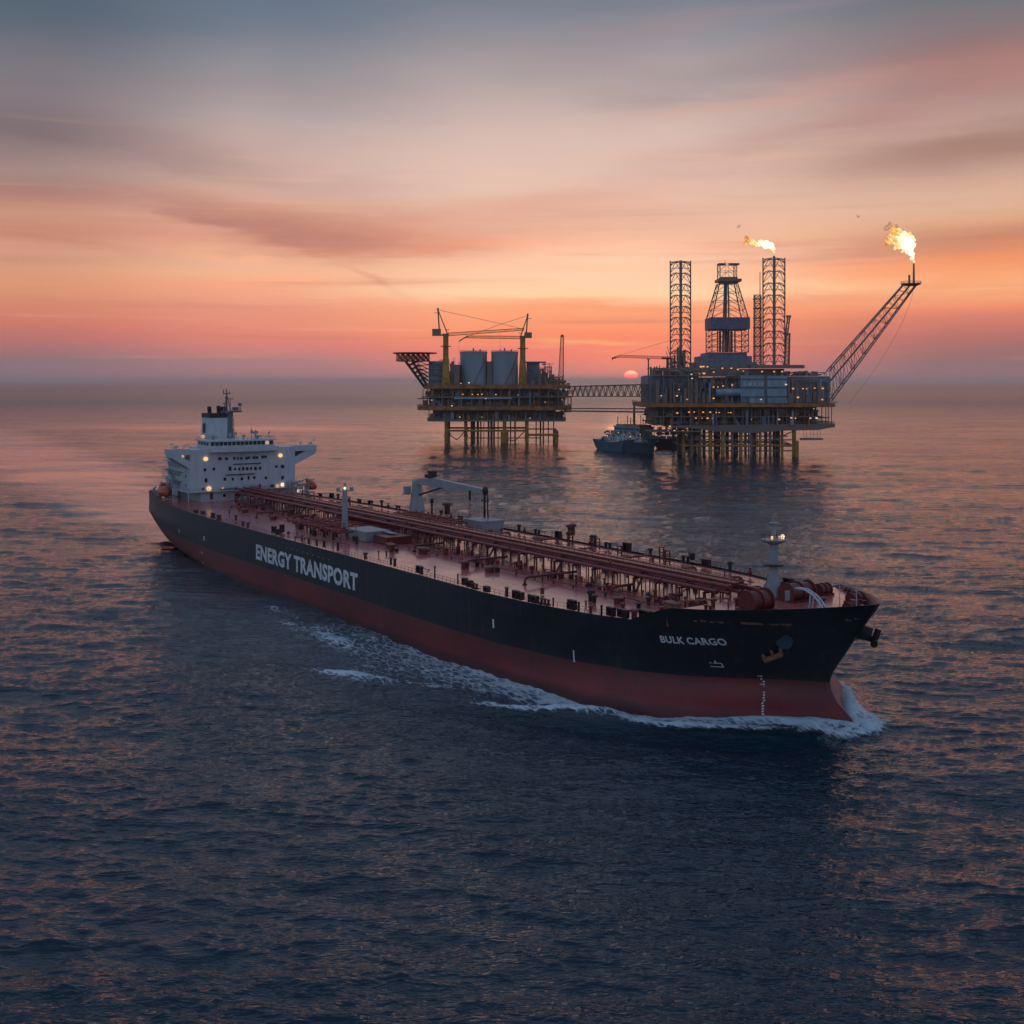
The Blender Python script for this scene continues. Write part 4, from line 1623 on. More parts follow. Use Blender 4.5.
# hose rail along the starboard side, orange light put into its brown colour
mb = MB()
pa, pya = deckpt(295, 536.5, 16.6)
pb, pyb = deckpt(349, 543.8, 16.6)
mb.bar((pa, pya, 16.6), (pb, pyb, 16.6), .16, 8)
for k in range(8):
    t = k / 7
    x, y = pa + (pb - pa) * t, pya + (pyb - pya) * t
    mb.bar((x, y, 14.8), (x, y, 16.6), .12)
mb.bar((pa, pya, 16.6), (pa - .8, pya + .6, 16.2), .16, 8)
mb.build('hose_rail', M_RUST, ship)

# ------------------------------------------------------------------ post mast and drip tray midships
pa, py_ = deckpt(345, 535, 15)
mb = MB()
mb.lathe(pa, py_, [(14.8, 1.5), (16.2, 1.15), (17.5, .85), (27.0, .62), (27.1, .4), (28.6, .3)], 14)
mb.b2(pa - .5, pa + .5, py_ - 2.2, py_ + 2.2, 26.3, 26.5)
mb.box(pa, py_ - 1.9, 26.9, .8, .7, .9)
mb.box(pa, py_ + 1.9, 26.9, .8, .7, .9)
post = mb.build('midship_light_post', M_GREYW, ship)
MB().sphere(pa + .75, py_ - .4, 27.2, .3, .38, .38, 8, 6).build('floodlight', M_LAMPC, post, smooth=True)
ta, ty = deckpt(368, 539, 15)
mb = MB()
mb.box(ta, ty, 16.1, 9.5, 6.0, 2.3, taper=1.06)
mb.box(ta, ty, 17.4, 10.6, 6.8, .28)
mb.box(ta + 6.5, ty + 2.5, 17.2, 6.0, 1.6, .2)
mb.build('manifold_tray', M_GREYW, ship)
mb = MB()
mb.box(ta + 9.5, ty + 2.0, 15.9, 7.0, 7.0, 1.9)
mb.box(ta - 9, ty - .5, 15.6, 6.5, 2.5, 1.6)
for k in range(9):
    mb.bar((ta - 12 + k * 1.1, ty - 1.6, 15), (ta - 12 + k * 1.1, ty - 1.6, 16.9), .2, 6)
mb.build('manifold_platform', M_DRED, ship)

# ------------------------------------------------------------------ hose crane
ca, cy = deckpt(417, 516, 15)
crane = MB()
crane.lathe(ca, cy, [(14.8, 2.6), (18.2, 2.2), (21.0, 1.7), (25.2, 1.45), (25.6, 1.2)], 14)
crane.box(ca - 1.2, cy - 2.4, 21.6, 2.6, 2.6, .25)
crane.box(ca - 1.6, cy - 2.4, 22.8, 1.5, 1.7, 2.0)
hose_crane = crane.build('hose_crane', M_GREYW, ship)
jx1, jy1 = ca + 37.5, cy - 0.5
jb = MB()
z0, z1 = 25.3, 26.0
hexa_p = [(ca - 1.5, 24.6, 25.5), (ca + 5.5, 24.5, 26.6), (ca + 12, 24.5, 26.9), (ca + 37, 25.0, 25.8)]
for (xa, la, ua), (xb, lb, ub) in zip(hexa_p[:-1], hexa_p[1:]):
    w = .8
    jb.add([(xa, cy - w, la), (xb, cy - w, lb), (xb, cy + w, lb), (xa, cy + w, la), (xa, cy - w, ua), (xb, cy - w, ub), (xb, cy + w, ub), (xa, cy + w, ua)],
           [(3, 2, 1, 0), (4, 5, 6, 7), (0, 1, 5, 4), (2, 3, 7, 6), (1, 2, 6, 5), (3, 0, 4, 7)])
jb.build('jib', M_GREYW, hose_crane)
jb = MB()
jb.box(ca + 9.0, cy, 28.0, 2.0, 1.8, 1.9)
jb.box(ca + 7.0, cy, 27.3, 2.4, 1.4, 1.0)
jb.build('winch_house', M_DARKF, hose_crane)
jb = MB()
jb.bar((ca + .8, cy, 21.2), (ca + 15, cy, 24.6), .28, 6)
jb.build('luffing_ram', M_DARKF, hose_crane)
jb = MB()
jb.sphere(ca + 37.4, cy, 25.3, 1.2, .7, 1.2, 10, 6)
jb.box(ca + 37.4, cy, 22.6, 2.6, 1.0, .4)
jb.bar((ca + 37, cy, 24.5), (ca + 37, cy, 17.5), .35, 6)
jb.bar((ca + 38.4, cy, 24.5), (ca + 38.8, cy, 17.5), .2, 6)
jb.build('jib_head', M_DARKF, hose_crane)
jb = MB()
jb.bar((ca + 29.5, cy, 25), (ca + 29.5, cy, 22.0), .35, 6)
jb.bar((ca + 29.5, cy, 22), (ca + 29.5, cy, 17.5), .07, 4)
jb.build('hook_block', M_DARKF, hose_crane)
ta, ty = deckpt(484, 530, 15)
mb = MB()
mb.box(ta, ty, 16.2, 8.5, 6.5, 2.8, 0.0, 1.08)
mb.box(ta, ty, 17.8, 9.6, 7.4, .3)
rail(mb, [(ta - 4.6, ty + 3.5), (ta + 4.6, ty + 3.5), (ta + 4.6, ty - 3.5)], 17.9)
mb.build('drip_tray', M_GREYW, ship)
mb = MB()
for px, py, h in ((476, 497, 8), (470, 500, 6), (455, 505, 5.5)):
    a, y = deckpt(px, 523, 15)
    mb.bar((a, y, 15), (a, y, 15 + h), .06)
mb.build('whip_aerials', M_GREYW, ship)

# ------------------------------------------------------------------ forecastle
fa, fy = deckpt(774, 598, 17.3)
mb = MB()
mb.lathe(fa, fy, [(17.0, 1.5), (19.5, 1.2), (22.0, .82), (26.6, .72)], 14)
mb.add([(fa - 3.6, fy - .35, 17.1), (fa, fy - .35, 17.1), (fa, fy - .35, 21.5), (fa - 1.0, fy - .35, 20.5),
        (fa - 3.6, fy + .35, 17.1), (fa, fy + .35, 17.1), (fa, fy + .35, 21.5), (fa - 1.0, fy + .35, 20.5)],
       [(0, 1, 2, 3), (7, 6, 5, 4), (0, 3, 7, 4), (3, 2, 6, 7)])
mb.lathe(fa, fy, [(26.5, .6), (27.2, 2.1), (27.5, 2.25)], 16)
mb.lathe(fa, fy, [(27.4, .45), (30.0, .36)], 10)
mb.lathe(fa, fy, [(29.9, .4), (30.2, .85), (30.45, .85)], 12)
mb.bar((fa, fy, 30.4), (fa, fy, 31.5), .18, 6)
foremast = mb.build('foremast', M_GREYW, ship)
mb = MB()
mb.lathe(fa, fy, [(22.9, 1.7), (23.2, 1.7)], 16)
mb.build('mast_platform', M_DARKF, foremast)
mb = MB()
rail(mb, [(fa + 2.1 * math.cos(t), fy + 2.1 * math.sin(t)) for t in np.linspace(0, 2 * math.pi, 13)], 27.5, .9, .8, .04)
mb.build('platform_railing', M_DARKF, foremast)
for d, m, r in ((-1.35, M_LAMPW, .32), (1.3, M_LAMPC, .42), (.6, M_LAMPD, .3)):
    MB().sphere(fa + .9, fy + d, 27.95, r * .8, r, r, 8, 6).build('floodlight', m, foremast, smooth=True)


def winch(a, y, L, R, z=17.2, name='mooring_winch', m=None):
    mb = MB()
    n = 20
    zz = z + R * .82
    prof = [(-L / 2, R), (-L / 2 + .22, R), (-L / 2 + .22, R * .82), (-.12, R * .84), (-.12, R), (.12, R), (.12, R * .84), (L / 2 - .22, R * .82), (L / 2 - .22, R), (L / 2, R)]
    vs = []
    for d, r in prof:
        for k in range(n):
            t = 2 * math.pi * k / n
            vs.append((a + r * math.cos(t), y + d, zz + r * math.sin(t)))
    fs = [(i * n + k, i * n + (k + 1) % n, (i + 1) * n + (k + 1) % n, (i + 1) * n + k) for i in range(len(prof) - 1) for k in range(n)]
    fs += [tuple(range(n)), tuple((len(prof) - 1) * n + k for k in range(n))[::-1]]
    mb.add(vs, fs)
    mb.box(a, y, z + .2, R * 2.3, L * 1.1, .5)
    mb.box(a - R * .9, y + L * .62, z + .9, R * 1.2, .9, 1.8)
    return mb.build(name, m or M_DRED, ship)


a, y = deckpt(757, 611, 17.2)
winch(a, y, 4.6, 2.0)
a, y = deckpt(798, 601, 17.2)
winch(a, y, 5.6, 1.9)
a, y = deckpt(722, 602, 17.2)
winch(275, -7.5, 2.6, 1.1, 14.9)
winch(272.5, 9, 2.6, 1.2, 14.9)
winch(268.5, -8.0, 1.8, .9, 14.9)
winch(294.5, 10.5, 2.8, 1.1)
winch(299.5, 3.6, 2.4, 1.0)
winch(286, 12, 2.6, 1.2)
MB().box(289.8, -1.0, 19.0, .2, 1.0, 1.6).build('control_plate', M_GREYW, ship)
mb = MB()
for off in (0, .75):
    pts = [(291.2, -.6 + off, 20.4), (293.5, -.9 + off, 20.5), (295.6, -1.3 + off, 20.0), (297.4, -1.9 + off, 19.2), (298.8, -2.4 + off, 18.3), (299.9, -2.9 + off, 17.3)]
    mb.tube(pts, .17, 6)
    mb.bar((294.6, -1.1 + off, 17.2), (295.0, -1.1 + off, 20.2), .15)
for k in range(5):
    t = k / 5
    mb.box(294 + 5 * t, -.9 - 1.6 * t + .4, 20.3 - 2.4 * t * t, .15, .9, .15)
mb.build('boarding_ladder', M_WHITE, ship)
mb = MB()
mb.bar((297, 3.6, 17.2), (297, 3.6, 21.8), .07)
mb.build('jackstaff', M_WHITE, ship)
mb = MB()
mb.bar((303.5, 0, 17.2), (303.5, 0, 22.3), .07)
mb.build('jackstaff', M_WHITE, ship)
# bulwark stays on the inside of the bow
for side in (-1, 1):
    mb = MB()
    for a in np.arange(285.5, 305.5, 1.25):
        zt = sheer(a)
        y = side * max(0.2, half(a, zt) - .32)
        yb = side * max(0.1, half(a, zt) - 1.25)
        y0_ = side * max(0.12, half(a, 17.1) - .32)
        y, yt_ = y0_, y
        yb = side * max(0.05, half(a, 17.1) - 1.25)
        mb.add([(a - .07, y, 17.1), (a - .07, yb, 17.1), (a - .07, yt_, zt - .1), (a + .07, y, 17.1), (a + .07, yb, 17.1), (a + .07, yt_, zt - .1)],
               [(0, 1, 2), (5, 4, 3), (0, 2, 5, 3), (1, 4, 5, 2)])
    for a in np.arange(284.5, 305.9, .6):
        zt, zt2 = sheer(a), sheer(a + .6)
        mb.add([(a, side * max(.1, half(a, zt) - .02), zt + .01), (a + .6, side * max(.05, half(a + .6, zt2) - .02), zt2 + .01),
                (a + .6, side * max(.0, half(a + .6, zt2) - .55), zt2 + .01), (a, side * max(.05, half(a, zt) - .55), zt + .01)], [(0, 1, 2, 3) if side > 0 else (3, 2, 1, 0)])
    # inner lining of the bulwark
    vs, fs = [], []
    aa = list(np.arange(282.5, 306.6, .6))
    for a in aa:
        zt = sheer(a)
        yy = side * max(0.05, half(a, zt) - .31)
        vs += [(min(a, stem_a(16.9) - .6), side * max(0.04, half(min(a, stem_a(16.9) - .6), 16.9) - .31), 16.9), (a - .05, yy, zt - .02)]
    for i in range(len(aa) - 1):
        fs.append((2 * i, 2 * i + 1, 2 * i + 3, 2 * i + 2))
    mb.add(vs, fs)
    mb.build('bulwark', M_DRED, ship)
for a, y in ((300.5, 5.5), (302, -2.8), (296, -8.5), (291, 15), (286, -15.5), (301.5, 1.5), (297, 9.0), (303.2, 2.0)):
    mb = MB()
    for d in (-.5, .5):
        mb.lathe(a + d, y, [(17.1, .3), (18.1, .28), (18.12, .4), (18.35, .4)], 10)
    mb.box(a, y, 17.25, 1.8, .9, .2)
    mb.build('bollard', M_DRED, ship)
for a, y in ((283.5, -12), (285, -8), (300, -5.0), (284, 6), (287, 5), (293, 4.0), (301.8, 3.6)):
    vent(a, y, 1.5, .35, M_DRED, 17.2)

# anchors
def anchor(mb, P, Rr, Up, s):
    """stockless anchor: shank up along Up, arms across Rr"""
    P, Rr, Up = Vector(P), Vector(Rr), Vector(Up)
    mb.bar(P, P + Up * 2.2 * s, .22 * s, 6)
    mb.bar(P - Rr * 1.25 * s, P + Rr * 1.25 * s, .38 * s, 6)
    for d in (-1, 1):
        mb.bar(P + Rr * 1.1 * s * d, P + Rr * 1.5 * s * d + Up * 1.7 * s, .34 * s, 5, .08 * s)


a, z = hullpt(784, 641)
yy = -half(a, z)
nrm = Vector((0.45, -0.85, -0.25)).normalized()
tang = Vector((0.85, 0.45, 0.0)).normalized()
mb = MB()
mb.bar(Vector((a, yy, z)) - nrm * .6, Vector((a, yy, z)) + nrm * .35, 1.35, 18)
hs = mb.build('hawse_pipe', M_BLUEG, ship)
mb = MB()
a2, z2 = hullpt(774, 656)
c = Vector((a2, -half(a2, z2), z2)) + nrm * .55
anchor(mb, c, (tang * .90 + Vector((0, 0, .42))).normalized(), (-tang * .30 + Vector((0, 0, .95)) + nrm * .1).normalized(), 1.25)
mb.build('anchor', M_RUST, ship)
mb = MB()
mb.bar((297.0, 1.2, 15.2), (302.4, 5.0, 13.9), 1.4, 14, 1.15)
mb.build('hawse_pipe', M_HULL, ship)
mb = MB()
c = Vector((302.9, 5.0, 12.9))
mb.bar(c, c + Vector((0.4, .5, 2.0)), .5, 8)
mb.bar(c - Vector((-.7, .9, .2)), c + Vector((-.7, .9, .2)), .62, 10)
mb.build('anchor', M_DARKF, ship)


# ------------------------------------------------------------------ lifeboats
def lifeboat(a, y, z, label, L=8.6, sc=1.0):
    X, Y = ship_world(a, y)
    t = empty('lifeboat', (X, Y, z), SHIP_ANG)
    t.scale = (1, sc, sc)
    tag(t, label, 'lifeboat', 'lifeboats of the tanker')
    mb = MB()
    n = 14
    secs = []
    for i in range(13):
        u = -1 + 2 * i / 12
        w = 1.65 * max(0.02, 1 - abs(u) ** 2.6) ** .55
        k = -1.3 * (1 - .35 * abs(u) ** 3)
        top = 1.5 * max(0.0, 1 - abs(u) ** 3) ** .6 + .25
        sec = []
        for j in range(n):
            th = 2 * math.pi * j / n
            cx, sz = math.cos(th), math.sin(th)
            sec.append((u * L / 2, w * cx * (1 if sz < 0.2 else .88), (top if sz > 0 else -k) * sz))
        secs += sec
    fs = [(i * n + j, i * n + (j + 1) % n, (i + 1) * n + (j + 1) % n, (i + 1) * n + j) for i in range(12) for j in range(n)]
    mb.add(secs, fs)
    mb.build('lifeboat_hull', M_ORANGE, t, smooth=True)
    MB().box(-1.6, 0, 1.75, 2.0, 1.7, .9, taper=.8).build('steering_cabin', M_ORANGE, t)
    MB().tube([(-4.1, -1.0, .3), (0, -1.68, .3), (4.1, -1.0, .3)], .07).build('fender', M_WHITE, t)
    return t


lifeboat(24.0, -20.6, 17.1, 'orange lifeboat slung beside the left of the white bridge house', 9.6, 1.25)
lifeboat(50.0, 21.8, 18.9, 'orange lifeboat slung on the right of the white bridge house', 7.0)
for a in (19.2, 25.8):
    mb = MB()
    mb.tube([(a, -18.8, 15.2), (a, -20.8, 15.3), (a, -20.6, 16.3)], .24)
    mb.tube([(a, -18.8, 15.1), (a, -18.7, 19.6), (a, -20.4, 20.0)], .2)
    mb.build('davit', M_GREYW, ship)
for a in (47.4, 52.6):
    mb = MB()
    mb.tube([(a, 19.8, 14.9), (a, 19.8, 20.6), (a, 21.8, 21.4)], .2)
    mb.tube([(a, 19.8, 17.0), (a, 21.8, 17.0), (a, 21.8, 14.8)], .24)
    mb.build('davit', M_GREYW, ship)
MB().b2(46, 54, 19.0, 20.2, 16.9, 17.1).build('boat_landing', M_GREYW, ship)
mb = MB()
rng = random.Random(3)
for i in range(26):
    a = rng.uniform(45.5, 54)
    y = rng.uniform(14, 20)
    h = rng.uniform(1.5, 6)
    mb.bar((a, y, 15), (a, y, 15 + h), .13)
    mb.box(a, y, 15 + h, rng.uniform(.4, 1.2), rng.uniform(.4, 1), rng.uniform(.2, .8))
tag(mb.build('deck_equipment', M_GREYW, ship), kind='stuff')
# ------------------------------------------------------------------ offshore installations
M_STEEL = mat('dark_steel', (0.21, 0.19, 0.19), 0.5, var=0.5, scale=0.25, col2=(0.30, 0.17, 0.09))
M_BROWN = mat('rusty_deck_edge', (0.55, 0.21, 0.06), 0.65, var=0.4, scale=0.2, col2=(0.24, 0.10, 0.04))
M_YEL = mat('worn_yellow', (0.60, 0.30, 0.045), 0.55, var=0.5, scale=0.15, col2=(0.36, 0.16, 0.04))
M_TANK = mat('tank_blue_grey', (0.36, 0.44, 0.49), 0.5, var=0.2, scale=0.12, stretch=(1, 1, 0.1))
M_CLAD = mat('cladding_blue_grey', (0.32, 0.42, 0.48), 0.55, var=0.3, scale=0.15, stretch=(1, 1, 0.3))
M_CLAD2 = mat('cladding_dark', (0.20, 0.245, 0.28), 0.6, var=0.4, scale=0.15)
M_JIB = mat('crane_red_lattice', (0.30, 0.045, 0.03), 0.5)
M_GREYS = mat('thin_grey_steel', (0.10, 0.09, 0.09), .5)
M_HELI = mat('helideck_dark', (0.05, 0.035, 0.045), 0.6)
M_RIGL = lamp_mat('sodium_lamp', (1.0, 0.42, 0.12), 1.0)
M_RIGW = lamp_mat('pale_lamp', (1.0, 0.78, 0.55), 0.9)
M_SIGN = mat('pale_lettering', (0.6, 0.58, 0.52), 0.7)


class Fr:
    """converts places of the photo to metres on an installation whose front stands at distance Z"""
    def __init__(s, Z, px0, py0=None):
        s.Z = Z
        s.k = Z / 1200
        s.px0 = px0

    def x(s, px, d=0.0):
        k = (s.Z + d) / 1200
        return (px - 512) * k - (s.px0 - 512) * s.k

    def z(s, py, d=0.0):
        return CAM_H - (py - 381) * (s.Z + d) / 1200

    def root(s, name):
        return empty(name, ((s.px0 - 512) * s.k, s.Z, 0))


def clutter(F, root, name, px0, px1, py0, py1, d0, d1, n, m, seed, big=1.0, top_ragged=0.0, as_stuff=True):
    """packed process plant: vessels, pipes, ducts, braces between two decks"""
    r = random.Random(seed)
    mb = MB()
    for i in range(n):
        d = r.uniform(d0, d1)
        px = r.uniform(px0, px1)
        zb, zt = F.z(py1, 0), F.z(py0, 0)
        x = F.x(px)
        H = zt - zb
        t = r.random()
        if t < .30:
            w, h = r.uniform(1, 5) * big, H * r.uniform(.25, .95 + top_ragged)
            mb.box(x, d, zb + h / 2, w, r.uniform(1.5, 5), h)
        elif t < .55:
            h = H * r.uniform(.6, 1.0 + top_ragged)
            mb.bar((x, d, zb), (x, d, zb + h), r.uniform(.15, .8) * big, 6)
        elif t < .75:
            L = r.uniform(4, 18) * big
            z = r.uniform(zb + .15 * H, zt)
            mb.bar((x - L / 2, d, z), (x + L / 2, d, z), r.uniform(.12, .5), 6)
        elif t < .88:
            L = r.uniform(3, 8) * big
            R = r.uniform(.8, 1.8) * big
            z = zb + R + H * r.uniform(0, .5)
            mb.bar((x - L / 2, d, z), (x + L / 2, d, z), R, 10)
        else:
            L = r.uniform(2, 7)
            mb.bar((x, d, zb), (x + L * r.choice((-1, 1)), d, zb + H * r.uniform(.5, 1)), .25, 4)
    o = mb.build(name, m, root)
    if as_stuff:
        o['kind'] = 'stuff'
    return o


def deck_plate(F, root, name, px0, px1, py0, py1, d0, d1, m, chamfer=0.0):
    mb = MB()
    x0, x1 = F.x(px0), F.x(px1)
    z0, z1 = F.z(py1), F.z(py0)
    c = chamfer
    if c:
        mb.prism([(x0 + c, d0), (x1 - c, d0), (x1, d0 + c), (x1, d1 - c), (x1 - c, d1), (x0 + c, d1), (x0, d1 - c), (x0, d0 + c)], z0, z1)
    else:
        mb.b2(x0, x1, d0, d1, z0, z1)
    return mb.build(name, m, root)


def edge_rail(F, root, px0, px1, py, d0, d1, name='railing', m=None):
    mb = MB()
    x0, x1, z = F.x(px0), F.x(px1), F.z(py)
    rail(mb, [(x0, d1), (x0, d0), (x1, d0), (x1, d1)], z, 1.3, 3.0, .09)
    return mb.build(name, m or M_STEEL, root)


def lights(F, root, pts, d=-0.3, r=0.62, m=None):
    for q in pts:
        px, py = q[0], q[1]
        rr = r * (q[2] if len(q) > 2 else 1)
        mm = q[3] if len(q) > 3 else (m or M_RIGL)
        MB().box(F.x(px), d, F.z(py), rr * 2.0, .5, rr * 1.3).build('work_light', mm, root)


# =================================================== production platform (left)
F1 = Fr(1064, 500)
p1 = F1.root('production_platform')
tag(p1, 'offshore production platform with two blue-grey storage tanks, two tower cranes and a helideck', 'oil platform')
D1 = 58.0
# jacket legs
for px, w, d in ((446, 1.5, 2), (465.5, 1.6, 6), (471, 1.3, 24), (504.5, 1.7, 2), (527, 1.6, 2), (446, 1.4, 46), (472, 1.4, 50), (504.5, 1.4, 52), (527, 1.4, 50), (541, .8, 20), (557, 1.6, 6), (556, 1.3, 44)):
    mb = MB()
    top = 420 if px < 540 else (420 if px == 541 else 431)
    mb.bar((F1.x(px), d, -6), (F1.x(px), d, F1.z(top)), w, 10)
    if px == 504.5 and d < 10:
        mb.bar((F1.x(px), d, -6), (F1.x(px), d, F1.z(430)), 3.6, 12)
    if px in (446, 465.5) or w > 1.55:
        mb.bar((F1.x(px), d, F1.z(437)), (F1.x(px), d, F1.z(435)), w * 1.35, 10)
    mb.build('platform_leg', M_YEL, p1)
for px0, px1, py, d, r in ((446, 527, 430.7, 2, 1.0), (527, 558, 435, 4, 1.0), (466, 540, 438.5, 10, .5), (446, 527, 430, 48, .9), (527, 557, 431, 44, .6)):
    mb = MB()
    mb.bar((F1.x(px0), d, F1.z(py)), (F1.x(px1), d, F1.z(py)), r, 8)
    mb.build('jacket_brace', M_YEL, p1)
for px in (446, 466, 505, 527, 557):
    MB().bar((F1.x(px), 3, F1.z(431)), (F1.x(px), 48, F1.z(431)), .8, 8).build('jacket_brace', M_YEL, p1)
for pts in (((448, 432), (452, 437), (457, 440)), ((464, 432), (460, 437), (456, 440)), ((508, 440), (515, 441), (524, 432))):
    mb = MB()
    mb.tube([(F1.x(a), 2.5, F1.z(b)) for a, b in pts], .45, 6)
    mb.build('jacket_brace', M_STEEL, p1)
mb = MB()
rr = random.Random(4)
for i in range(26):
    px = rr.choice((477, 481, 484, 488, 491, 494, 498, 511, 515, 536, 544, 549, 553)) + rr.uniform(-1, 1)
    d = rr.uniform(6, 50)
    mb.bar((F1.x(px), d, -6), (F1.x(px), d, F1.z(419)), rr.uniform(.35, .75), 6)
tag(mb.build('conductors_and_risers', M_STEEL, p1), kind='stuff')
# decks
deck_plate(F1, p1, 'cellar_deck', 427, 566, 419.6, 421.6, 0, D1, M_STEEL, 6)
deck_plate(F1, p1, 'lower_deck', 417, 571, 406.2, 410.2, -3, D1 + 2, M_BROWN, 8)
deck_plate(F1, p1, 'mezzanine_deck', 421, 571, 396.6, 397.6, 0, D1, M_STEEL, 3)
deck_plate(F1, p1, 'upper_deck', 424, 570, 384.6, 388.6, -1, D1, M_BROWN, 5)
for a, b, c, d, e in ((427, 567, 410.2, 420, 31), (421, 571, 397.6, 406.2, 32), (423, 571, 388.6, 396.6, 33)):
    clutter(F1, p1, 'process_equipment', a + 3, b - 3, c, d, 3, D1 - 4, 130, M_STEEL, e)
    clutter(F1, p1, 'pipework', a + 4, b - 4, c, d, 1, 20, 45, M_CLAD2, e + 50)
for a, b, c, d, e, m_ in ((424, 569, 388.6, 396.6, 131, M_BROWN), (423, 569, 397.6, 406.2, 132, M_BROWN), (430, 564, 410.2, 420, 133, M_BROWN), (424, 569, 389, 406, 134, M_CLAD), (430, 564, 410.2, 420, 135, M_CLAD)):
    clutter(F1, p1, 'pipework', a + 3, b - 3, c, d, -.4, 6, 26, m_, e, .4)
for a, b, c, d, n in ((427, 567, 410.2, 420, 14), (421, 570, 388.6, 406.2, 15)):
    for i in range(n + 1):
        px = a + 2 + (b - a - 4) * i / n
        MB().bar((F1.x(px), 0.5, F1.z(d)), (F1.x(px), 0.5, F1.z(c)), .5, 4).build('deck_column', M_BROWN if i % 3 == 0 else M_STEEL, p1)
        if i % 2 == 0:
            MB().bar((F1.x(px), D1 - 2, F1.z(d)), (F1.x(px), D1 - 2, F1.z(c)), .5, 4).build('deck_column', M_STEEL, p1)
for a, b, c, d in ((432, 556, 410.2, 419.8), (428, 558, 397.4, 406.4), (429, 548, 388.4, 396.8)):
    mb = MB()
    mb.b2(F1.x(a), F1.x(b), 14, D1 - 8, F1.z(d), F1.z(c))
    mb.build('plant_bulkhead', M_STEEL, p1)
mb = MB()
mb.b2(F1.x(454), F1.x(512), -.6, .2, F1.z(399), F1.z(397.4))
mb.build('pale_catwalk', M_TANK, p1)
mb = MB()
x0, x1, z0, z1 = F1.x(534), F1.x(571), F1.z(410), F1.z(396.5)
mb.bar((x0, -2, z0), (x0, -2, z1), .7, 4)
mb.bar((x1, -2, z0), (x1, -2, z1), .7, 4)
mb.bar((x0, -2, z1), (x1, -2, z1), .6, 4)
mb.build('loading_frame', M_BROWN, p1)
edge_rail(F1, p1, 417, 571, 406.2, -3, D1)
edge_rail(F1, p1, 424, 570, 384.6, -1, D1)
edge_rail(F1, p1, 427, 566, 419.6, 0, D1)
lights(F1, p1, [(463, 394.3, .9), (472.5, 394.4, .9), (478, 394.4, .9), (482, 394.2, .9), (496, 394.5, .8, M_RIGW), (460, 417, .8, M_RIGW), (452, 405.7, .9, M_RIGW), (432, 400, .8, M_RIGW), (486, 398.4, .7, M_RIGW), (469, 382.8, 1.1, M_RIGW), (461, 383.3, .8, M_RIGW), (530, 418, .7, M_RIGW), (518, 395, .6), (482, 417, .6), (545, 402, .6, M_RIGW)], d=-3.6)
# tanks
for a, b, dd in ((459.5, 486.8, 14), (491.0, 518.0, 14)):
    xc, R = (F1.x(a, dd) + F1.x(b, dd)) / 2, (F1.x(b, dd) - F1.x(a, dd)) / 2
    zt, zb = F1.z(351.7, dd), F1.z(384.6)
    mb = MB()
    mb.lathe(xc, dd + R, [(zb, R), (zt - 1.2, R), (zt - 1.1, R * 1.03), (zt, R * 1.03), (zt + 1.0, R * .5), (zt + 1.3, .4)], 36)
    tk = mb.build('storage_tank', M_TANK, p1, smooth=True)
    tk.data.set_sharp_from_angle(angle=math.radians(30))
    mb = MB()
    n = 14
    for i in range(n):       # stair winding round the shell
        t0, t1 = math.radians(-20 - 70 * i / n), math.radians(-20 - 70 * (i + 1) / n)
        h0, h1 = zt - (zt - zb) * i / n, zt - (zt - zb) * (i + 1) / n
        mb.bar((xc + (R + .8) * math.cos(t0), dd + R + (R + .8) * math.sin(t0), h0), (xc + (R + .8) * math.cos(t1), dd + R + (R + .8) * math.sin(t1), h1), .42, 4)
    mb.build('tank_stair', M_STEEL, tk)
    mb = MB()
    rail(mb, [(xc + R * math.cos(t), dd + R + R * math.sin(t)) for t in np.linspace(0, 2 * math.pi, 19)], zt, 1.3, 4, .1)
    mb.build('tank_railing', M_STEEL, tk)
    for q in (.0, .5):
        MB().bar((xc + q * R, dd + R * .6, zt), (xc + q * R, dd + R * .6, zt + 3.4 - q * 2), .7, 8).build('tank_vent', M_CLAD2, tk)
# accommodation and other blocks
mb = MB()
mb.b2(F1.x(428), F1.x(443), 8, 34, F1.z(384.6), F1.z(361))
for py in (364, 369, 374.5, 380):
    mb.b2(F1.x(427), F1.x(444), 6.6, 35, F1.z(py) - .3, F1.z(py) + .3)
blk = mb.build('accommodation_block', M_CLAD2, p1)
mb = MB()
mb.b2(F1.x(450), F1.x(459), 10, 40, F1.z(384.6), F1.z(364.5))
mb.b2(F1.x(454), F1.x(459), 6, 12, F1.z(384.6), F1.z(372.5))
mb.build('plant_block', M_STEEL, p1)
mb = MB()
mb.b2(F1.x(527), F1.x(540), 16, 40, F1.z(384.6), F1.z(361.5))
mb.b2(F1.x(525), F1.x(546.5), 14, 42, F1.z(362.4), F1.z(361.2))
mb.build('plant_block', M_CLAD2, p1)
clutter(F1, p1, 'deck_machinery', 528, 567, 376, 384.6, 4, 50, 80, M_STEEL, 7, .8, .3)
clutter(F1, p1, 'deck_machinery', 540, 552, 363, 384.6, 10, 40, 40, M_STEEL, 8, .7, .05)
clutter(F1, p1, 'deck_machinery', 430, 458, 357, 384.6, 12, 45, 50, M_STEEL, 9, .6, .05)
mb = MB()
mb.b2(F1.x(486.5), F1.x(491.5), 20, 44, F1.z(384.6), F1.z(361))
mb.build('pipe_tower', M_STEEL, p1)

